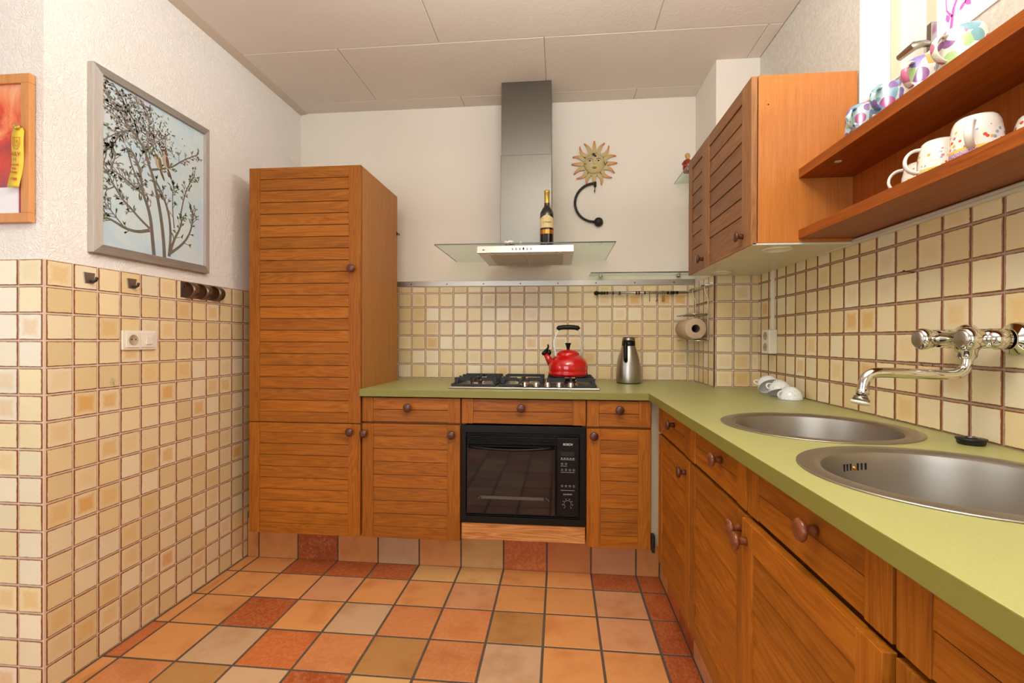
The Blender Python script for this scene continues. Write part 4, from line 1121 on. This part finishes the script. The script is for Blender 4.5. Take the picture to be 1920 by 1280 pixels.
sp = [(.935, yc-.03, 1.135), (.935, yc-.03, 1.110), (.930, yc-.03, 1.095), (.915, yc-.031, 1.086), (.895, yc-.032, 1.083), (.80, yc-.036, 1.087), (.74, yc-.038, 1.089), (.722, yc-.038, 1.085), (.711, yc-.038, 1.074), (.707, yc-.038, 1.055), (.706, yc-.038, 1.043)]
# smooth the spout
def smooth(p, it=2):
    for _ in range(it):
        q_ = [p[0]]
        for a, b in zip(p, p[1:]): q_ += [tuple(.75*x+.25*y for x, y in zip(a, b)), tuple(.25*x+.75*y for x, y in zip(a, b))]
        p = q_+[p[-1]]
    return p
objw('spout', MB().tube(smooth(sp), .0118, 16).cyl((.706, yc-.038, 1.050), (.706, yc-.038, 1.036), .0135, n=20), 'chrome', tp)
nz = MB().cyl((.706, yc-.038, 1.038), (.704, yc-.039, 1.028), .0085, .0125, 20).cyl((.704, yc-.039, 1.028), (.700, yc-.040, 1.020), .0165, .0175, 24)
objw('nozzle', nz, 'chrome_dull', tp)
objw('nozzle_disc', MB().cyl((.700, yc-.040, 1.020), (.6985, yc-.0405, 1.0145), .0205, .018, 24), 'white', tp)

# ------------------------------------------------------------------ sockets, hooks, small things on walls
ds = empty('double_socket', (1.0, 2.395, 1.16), label='white vertical double wall socket on the right tiles below its cable duct', cat='socket')
objw('socket_box', MB().box(.9765, XR-.0068, 2.352, 2.438, 1.100, 1.214), 'white', ds, bevel=.004)
for z_ in (1.184, 1.131):
    o = objw('socket_well', axx([(.0001, 0), (.0185, 0), (.0195, -.0012), (.020, 0)], (.9762, 2.395, z_)), 'greige', ds)
    objw('pin_hole', MB().cyl((.9755, 2.386, z_), (.9765, 2.386, z_), .0025, n=8).cyl((.9755, 2.404, z_), (.9765, 2.404, z_), .0025, n=8), 'dark', ds)
cd = link('cable_duct', MB().box(.9995, XR-.0068, 2.380, 2.396, 1.2145, 1.4955).mesh('cable_duct', ['white']), bevel=.0015); tag(cd, 'white vertical cable duct between wall cabinet and double socket', 'cable duct')
sw = empty('socket_and_switch', (XL+.01, 1.75, 1.15), label='cream wall socket and light switch in one frame on the left tiles', cat='socket')
objw('frame_plate', MB().box(XL+.007, XL+.0155, 1.669, 1.823, 1.117, 1.193), 'white', sw, bevel=.003)
objw('trunk_box', MB().box(XL+.0065, XL+.0085, 1.823, 1.836, 1.125, 1.190), 'white', sw, bevel=.001)
objw('socket_plate', MB().box(XL+.0155, XL+.019, 1.682, 1.744, 1.126, 1.187), 'white', sw, bevel=.002)
objw('switch_plate', MB().box(XL+.0155, XL+.019, 1.750, 1.812, 1.126, 1.187), 'white', sw, bevel=.002)
objw('rocker', MB().box(XL+.0195, XL+.0235, 1.766, 1.797, 1.138, 1.170), 'white', sw, bevel=.002)
well = MB().lathe([(.0001, -.0), (.0185, .0), (.0195, .0012), (.021, 0)], (XL+.0192, 1.713, 1.156), ax=0, n=28)
objw('socket_well', well, 'greige', sw)
objw('pin_hole', MB().cyl((XL+.0188, 1.704, 1.158), (XL+.0199, 1.704, 1.158), .0026, n=8).cyl((XL+.0188, 1.722, 1.158), (XL+.0199, 1.722, 1.158), .0026, n=8), 'dark', sw)
for k, (y_, lb_) in enumerate([(1.545, 'silver trapezoid towel hook nearest the wall corner on the left tiles'), (1.715, 'silver trapezoid towel hook farther from the wall corner on the left tiles')]):
    h_ = empty('towel_hook', (XL+.0068, y_, 1.375), label=lb_, cat='hook', group='adhesive hooks on the left tiles')
    obj('plate', MB().prism([(-.021, .020), (.021, .020), (.016, -.018), (-.016, -.018)], 0, 0, .0035), 'alu', h_, bevel=.001)
    obj('peg', MB().tube([(.003, .002, -.010), (.014, .004, -.013), (.022, .006, -.008), (.024, .008, .004)], .0045, 8), 'iron_blk', h_)
cr = empty('coat_rack', (XL+.007, 2.03, 1.38), label='dark bronze coat rack of three curled loops on the left tiles', cat='coat rack')
objw('back_plate', MB().box(XL+.0065, XL+.009, 1.958, 2.20, 1.345, 1.415), 'iron_blk', cr, bevel=.001)
M['bronze'] = plain('bronze_metal', '#7d6c5e', .38, .8)
cr.children[0].data.materials[0] = M['bronze']
for k in range(3):
    y_ = 1.985+k*.082
    pts = []
    vs = []; fs_ = []
    for i in range(15):
        a = R(95-i*190/14); x_ = XL+.009+.040*math.cos(a)*1.; z_ = 1.379+.035*math.sin(a)
        if i == 0: x_ = XL+.0095
        for yy in (y_, y_+.040): vs += [(x_, yy, z_), (x_-.0018*math.cos(a), yy, z_-.0018*math.sin(a))]
    for i in range(14):
        a = i*4; b = a+4; fs_ += [(a, a+2, b+2, b), (a+1, b+1, b+3, a+3), (a, b, b+1, a+1), (a+2, a+3, b+3, b+2)]
    lp = objw('loop', MB().add(vs, fs_, 0, True), 'bronze', cr)
    objw('band', MB().cyl((XL+.048, y_+.019, 1.379), (XL+.0505, y_+.019, 1.379), .012, n=12), 'chrome_dull', cr)
    if k == 0: objw('screw', MB().cyl((XL+.009, y_-.012, 1.393), (XL+.011, y_-.012, 1.393), .005, n=10), 'chrome', cr)
sc = link('suction_hook', MB().lathe([(.0001, .006), (.006, .006), (.010, .003), (.013, 0)], ax=0, n=20).tube([(.004, 0, 0), (.006, 0, -.01), (.010, 0, -.016), (.012, 0, -.012)], .0015, 6).mesh('suction_hook', ['glass']), loc=(XL+.0068, 1.636, 1.0)); tag(sc, 'small clear suction hook low on the left tiles', 'hook')
nl = link('nail', MB().cyl((0, 0, 0), (-.026, .004, .004), .0014, n=8).cyl((-.026, .004, .004), (-.0275, .004, .0045), .003, n=10).mesh('nail', ['iron_blk']), loc=(XR-.0045, 1.488, 1.36)); tag(nl, 'dark nail sticking out of the tiles under the teak shelf', 'nail')
for k, (y_, lb_) in enumerate([(1.455, 'tiny screw plug in the tile joint, farther one beside the spout'), (1.415, 'tiny screw plug in the tile joint, nearer one beside the spout')]):
    o = link('screw_plug', MB().lathe([(.0001, -.001), (.002, -.0015), (.0035, 0)], ax=0, n=10).mesh('screw_plug', ['chrome_dull']), loc=(XR-.0065, y_, 1.0965)); tag(o, lb_, 'screw', 'screw plugs in the right tiles')

# ------------------------------------------------------------------ rubber plug and cups on the worktop
pg = empty('sink_plug', (.962, 1.225, CH+.0003), label='black rubber sink plug on the worktop by the right tiles', cat='plug')
obj('plug', MB().lathe([(.0001, 0), (.024, 0), (.026, .004), (.027, .011), (.029, .012), (.029, .0145), (.0001, .0155)], n=32), 'rubber', pg)
obj('pull_ring', MB().tube([(.010*math.cos(t), .010*math.sin(t), .0172) for t in [2*math.pi*i/16 for i in range(16)]], .0014, 6, closed=True), 'chrome_dull', pg)
def cup(locn, rot, label):
    o = empty('cup', locn, label=label, cat='cup', group='speckled cups on the worktop'); o.rotation_euler = rot
    r = .046; h = .050; t = .003
    pf = [(r, 0), (r*.995, .006), (r*.95, .018), (r*.82, .032), (r*.60, .043), (r*.45, .047), (r*.44, .050), (r*.38, .050), (r*.36, .047), (.0001, .047)]
    inner = [(.0001, .044), (r*.56, .040), (r*.79, .029), (r*.92, .016), (r-t, .004), (r-t*.5, -.0005), (r, 0)]
    obj('cup_body', MB().lathe(pf[::-1]+inner[::-1][1:], n=40), 'cup_speck', o)
    pts = [(-r*.93, 0, .010), (-r*1.16, 0, .008), (-r*1.33, 0, .015), (-r*1.33, 0, .026), (-r*1.12, 0, .034), (-r*.72, 0, .034)]
    obj('handle', MB().tube(smooth(pts, 2), .0032, 8), 'whitegl', o)
    return o
cup((.946, 2.075, CH+.0008), (0, 0, R(20)), 'speckled white cup lying upside down nearest in the cup cluster')
cup((.945, 2.165, CH+.020), (R(-24), R(8), R(14)), 'speckled white cup leaning in the middle of the cup cluster')
cup((.940, 2.262, CH+.036), (R(-48), R(4), R(10)), 'speckled white cup tipped on its side at the back of the cup cluster')

# ------------------------------------------------------------------ tree painting
XPp = XL+.001
pt = empty('tree_painting', (XL, 1.83, 1.8), label='framed painting of a leafy tree with two sparrows on the left wall', cat='painting')
PY0, PY1, PZ0, PZ1 = 1.545, 2.112, 1.468, 2.143
fm_ = MB(); fw = .032; dp = .030; xb = XL+.001
def mitre(mb, y0, y1, z0, z1, w_, d):
    """four mitred frame members with sloping face"""
    o_ = [(y0, z0), (y1, z0), (y1, z1), (y0, z1)]; i_ = [(y0+w_, z0+w_), (y1-w_, z0+w_), (y1-w_, z1-w_), (y0+w_, z1-w_)]
    for k in range(4):
        j = (k+1) % 4
        a, b, c, e_ = o_[k], o_[j], i_[j], i_[k]
        vs = [(xb, *a), (xb, *b), (xb, *c), (xb, *e_), (xb+d*.8, *a), (xb+d*.8, *b), (xb+d, c[0], c[1]), (xb+d, e_[0], e_[1])]
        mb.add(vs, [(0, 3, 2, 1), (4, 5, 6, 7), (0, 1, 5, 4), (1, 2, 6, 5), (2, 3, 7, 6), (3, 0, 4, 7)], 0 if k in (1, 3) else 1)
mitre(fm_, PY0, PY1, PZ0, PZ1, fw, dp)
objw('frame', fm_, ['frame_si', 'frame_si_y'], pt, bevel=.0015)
cx0 = XL+.018
cvs = objw('canvas', MB().box(XL+.004, cx0, PY0+fw-.004, PY1-fw+.004, PZ0+fw-.004, PZ1-fw+.004), 'canvas', pt)
ST = [(16,6,[(1.808,1.497),(1.799,1.581),(1.791,1.65),(1.774,1.702),(1.754,1.738),(1.746,1.804),(1.73,1.854),(1.707,1.886),(1.684,1.89)]),
(16,5,[(1.86,1.502),(1.856,1.564),(1.847,1.635),(1.834,1.704),(1.816,1.778),(1.799,1.829),(1.778,1.872),(1.766,1.909),(1.73,1.95),(1.684,1.984),(1.647,2.02),(1.619,2.039),(1.585,2.065)]),
(12,7,[(1.883,1.51),(1.892,1.593),(1.888,1.659),(1.874,1.715),(1.847,1.766),(1.816,1.807)]),
(14,4,[(1.883,1.513),(1.911,1.59),(1.944,1.643),(1.954,1.691)]),(12,3,[(1.892,1.526),(1.959,1.577),(1.999,1.632),(2.02,1.707),(2.015,1.738)]),
(13,3,[(1.787,1.599),(1.73,1.579),(1.677,1.581),(1.633,1.597),(1.599,1.604),(1.583,1.59)]),(9,3,[(1.787,1.606),(1.738,1.636),(1.699,1.667),(1.662,1.69),(1.633,1.727),(1.612,1.759),(1.585,1.788)]),
(8,3,[(1.758,1.732),(1.715,1.753),(1.662,1.776),(1.619,1.787)]),(10,3,[(1.766,1.909),(1.782,1.958),(1.787,2.016),(1.778,2.065),(1.754,2.10)]),
(8,3,[(1.73,1.95),(1.722,2.001),(1.684,2.037),(1.655,2.08),(1.626,2.105)]),(9,3,[(1.795,1.846),(1.847,1.868),(1.901,1.894),(1.959,1.946),(2.041,2.0)]),
(5,2,[(1.911,1.635),(1.902,1.707),(1.901,1.782),(1.911,1.815)]),(6,3,[(1.944,1.696),(1.969,1.803),(1.999,1.859),(2.025,1.899)]),
(6,2,[(1.699,1.964),(1.647,1.935),(1.592,1.885)]),(5,2,[(1.707,1.967),(1.662,1.941),(1.619,1.865)]),(6,4,[(1.684,1.89),(1.707,1.825),(1.73,1.785),(1.754,1.738)]),
(4,2,[(1.677,1.581),(1.619,1.632),(1.592,1.663),(1.583,1.644)]),(4,2,[(1.829,2.02),(1.795,1.941),(1.77,1.903)]),(4,2,[(1.883,2.028),(1.829,1.977),(1.787,1.931)]),
(4,2,[(1.73,1.95),(1.655,1.984),(1.583,2.006)]),(5,2,[(1.633,1.727),(1.599,1.703),(1.583,1.713)]),(4,2,[(1.684,2.037),(1.73,2.09),(1.722,2.105)]),
(4,2,[(1.619,1.787),(1.64,1.853),(1.626,1.864)]),(4,2,[(1.585,1.788),(1.605,1.846),(1.583,1.864)])]
bm_ = MB(); lm_ = MB(); pr2 = random.Random(11)
inside = lambda p: PY0+fw+.004 < p[0] < PY1-fw-.004 and PZ0+fw+.004 < p[1] < PZ1-fw-.004
lay = 0
for w0, w1_, p in ST:
    lay += 1
    q2 = [p[0]]
    for _ in range(1):
        pass
    pp = [tuple(a) for a in p]
    for _ in range(2):
        n2 = [pp[0]]
        for a, b in zip(pp, pp[1:]): n2 += [(.75*a[0]+.25*b[0], .75*a[1]+.25*b[1]), (.25*a[0]+.75*b[0], .25*a[1]+.75*b[1])]
        pp = n2+[pp[-1]]
    flat_stroke(bm_, pp, w0*.0011, w1_*.0012, cx0, 0, .0005+lay*.00002)
    # twigs and leaves along the outer two thirds
    m_ = len(pp)
    for i in range(m_//4, m_, 1):
        a = pp[max(i-1, 0)]; b = pp[i]; dr_ = math.atan2(b[1]-a[1], b[0]-a[0])
        for s_ in (-1, 1):
            if pr2.random() < (.20 if w0 > 11 and i < m_*.55 else .62):
                an = dr_+s_*pr2.uniform(.4, 1.0); ln = pr2.uniform(.014, .045)
                e_ = (b[0]+ln*math.cos(an), b[1]+ln*math.sin(an))
                if not inside(e_): continue
                flat_stroke(bm_, [b, ((b[0]+e_[0])/2+pr2.uniform(-.003, .003), (b[1]+e_[1])/2), e_], .0034, .0016, cx0, 0, .0004)
                for _ in range(3):
                    t = pr2.uniform(.4, 1); c_ = (b[0]+(e_[0]-b[0])*t, b[1]+(e_[1]-b[1])*t); la = an+pr2.uniform(-1, 1)
                    tip = (c_[0]+.012*math.cos(la), c_[1]+.012*math.sin(la))
                    if inside(tip):
                        up_ = b[1] > 1.93
                        mi_ = (2 if pr2.random() < .35 else 0) if up_ else (1 if (b[0] > 1.88 or b[1] < 1.64) and pr2.random() < .6 else 0)
                        leaf2d(lm_, c_, la, pr2.uniform(.009, .019), .0055, cx0, 0, mi_, .0008)
# cloud of blossom and small leaves in the crown
for _ in range(760):
    c_ = (pr2.gauss(1.70, .075), pr2.gauss(2.03, .055)) if pr2.random() < .75 else (pr2.gauss(1.83, .05), pr2.gauss(1.975, .035))
    if not inside(c_) or not inside((c_[0]+.01, c_[1]+.01)): continue
    leaf2d(lm_, c_, pr2.uniform(0, 6.28), pr2.uniform(.008, .018), .0050, cx0, 0, pr2.choice([0, 0, 2, 2, 1]), .0007)
objw('painted_branches', bm_, 'branch', pt)
lo = objw('painted_leaves', lm_, ['leafp', 'leafg', 'bloss'], pt); lo['kind'] = 'stuff'
def ell(mb, c, a, b, ang, mi, t, n=18):
    pts = [(c[0]+a*math.cos(q_)*math.cos(ang)-b*math.sin(q_)*math.sin(ang), c[1]+a*math.cos(q_)*math.sin(ang)+b*math.sin(q_)*math.cos(ang)) for q_ in [2*math.pi*i/n for i in range(n)]]
    mb.prism(pts, 0, cx0, cx0+t, mi)
for (cx_, cz_, hx, hz, ma, mh) in ((1.829, 1.886, 1.816, 1.907, 1, 2), (1.866, 1.905, 1.858, 1.944, 0, 0)):
    b2 = MB()
    ell(b2, (cx_, cz_), .030 if ma == 0 else .024, .016, R(105), 1, .0014); ell(b2, (cx_+.008, cz_), .024, .008, R(100), ma if ma == 0 else 2, .0018)
    ell(b2, (hx, hz), .013, .010, R(20), mh, .0020); ell(b2, (hx-.004, hz-.006), .006, .005, 0, 1, .0022)
    ell(b2, (hx-.014, hz+.001), .006, .002, R(170), 3, .0020); ell(b2, (hx-.004, hz+.003), .0018, .0018, 0, 3, .0026, 10)
    ell(b2, (cx_+.018, cz_-.042), .026, .005, R(-62), 0, .0012)
    objw('painted_bird', b2, ['bird_a', 'bird_b', 'bird_c', 'iron_blk'], pt)

# ------------------------------------------------------------------ orange framed picture with ribbon
op = empty('orange_framed_picture', (-1.9, YC-.002, 1.8), label='orange wood framed flame picture at the left frame edge', cat='picture')
QX0, QX1, QZ0, QZ1 = -2.20, -1.694, 1.535, 2.012
yf_ = YC-.0225
q3 = MB(); fw2 = .030
q3.box(QX0, QX1, yf_, YC-.0045, QZ1-fw2, QZ1).box(QX0, QX1, yf_, YC-.0045, QZ0, QZ0+fw2).box(QX0, QX0+fw2, yf_, YC-.0045, QZ0+fw2, QZ1-fw2).box(QX1-fw2, QX1, yf_, YC-.0045, QZ0+fw2, QZ1-fw2)
objw('frame', q3, 'frame_or', op, bevel=.0015)
objw('picture', MB().box(QX0+fw2, QX1-fw2, YC-.012, YC-.006, QZ0+fw2, QZ1-fw2), 'flames', op)
objw('card', MB().box(QX0+fw2, QX1-fw2-.018, YC-.0145, YC-.0122, QZ0+fw2, QZ0+fw2+.085), 'paper', op)
rb = empty('award_ribbon', (-1.726, yf_-.003, 1.74), label='yellow printed award ribbon pinned to the orange picture frame', cat='ribbon')
rv = []; rf = []
NL = 16
for i in range(NL+1):
    t = i/NL; z_ = .095-.190*t; xo = -.013*t+.004*math.sin(t*5); w_ = .0215 if t > .06 else .014+.1*t
    for xx in (-w_, w_): rv += [(xo+xx, -.0035*math.sin(t*7)-.002-.006*(1 if False else 0), z_), (xo+xx, -.0035*math.sin(t*7)-.0012, z_)]
for i in range(NL):
    a = i*4; b = a+4; rf += [(a, a+2, b+2, b), (a+1, b+1, b+3, a+3), (a, b, b+1, a+1), (a+2, a+3, b+3, b+2)]
rf += [(0, 1, 3, 2), (NL*4, NL*4+2, NL*4+3, NL*4+1)]
rib = obj('ribbon', MB().add(rv, rf, 0, True), 'ribbon', rb)
obj('knot', MB().ball((0, -.006, .096), .009, 8, sx=1.2, sy=.6).ball((-.006, -.009, .098), .004, 8), 'gold', rb)
shp = [(-.013, .062), (.013, .062), (.013, .040), (.007, .028), (0, .024), (-.007, .028), (-.013, .040), (-.013, .062)]
sm_ = MB().tube([(x_-.001, -.0078, z_) for x_, z_ in shp], .0007, 5)
sm_.tube([(-.006, -.0078, .056), (-.008, -.0078, .044), (-.003, -.0078, .034), (.004, -.0078, .036), (.007, -.0078, .046), (.003, -.0078, .054), (-.001, -.0078, .046)], .0006, 5)
obj('crest_print', sm_, 'inkr', rb)
for z_, s_, b_ in ((.010, .0165, 'N.S.V'), (-.008, .012, '15'), (-.024, .0115, 'Avond'), (-.036, .0115, 'van'), (-.048, .0115, 'Heeg'), (-.070, .0125, '1988')):
    text(b_, s_, 'inkr', rb, (-.013*(.095-z_)/.19, -.0075, z_), (R(90), R(4), 0), bold=.0002)
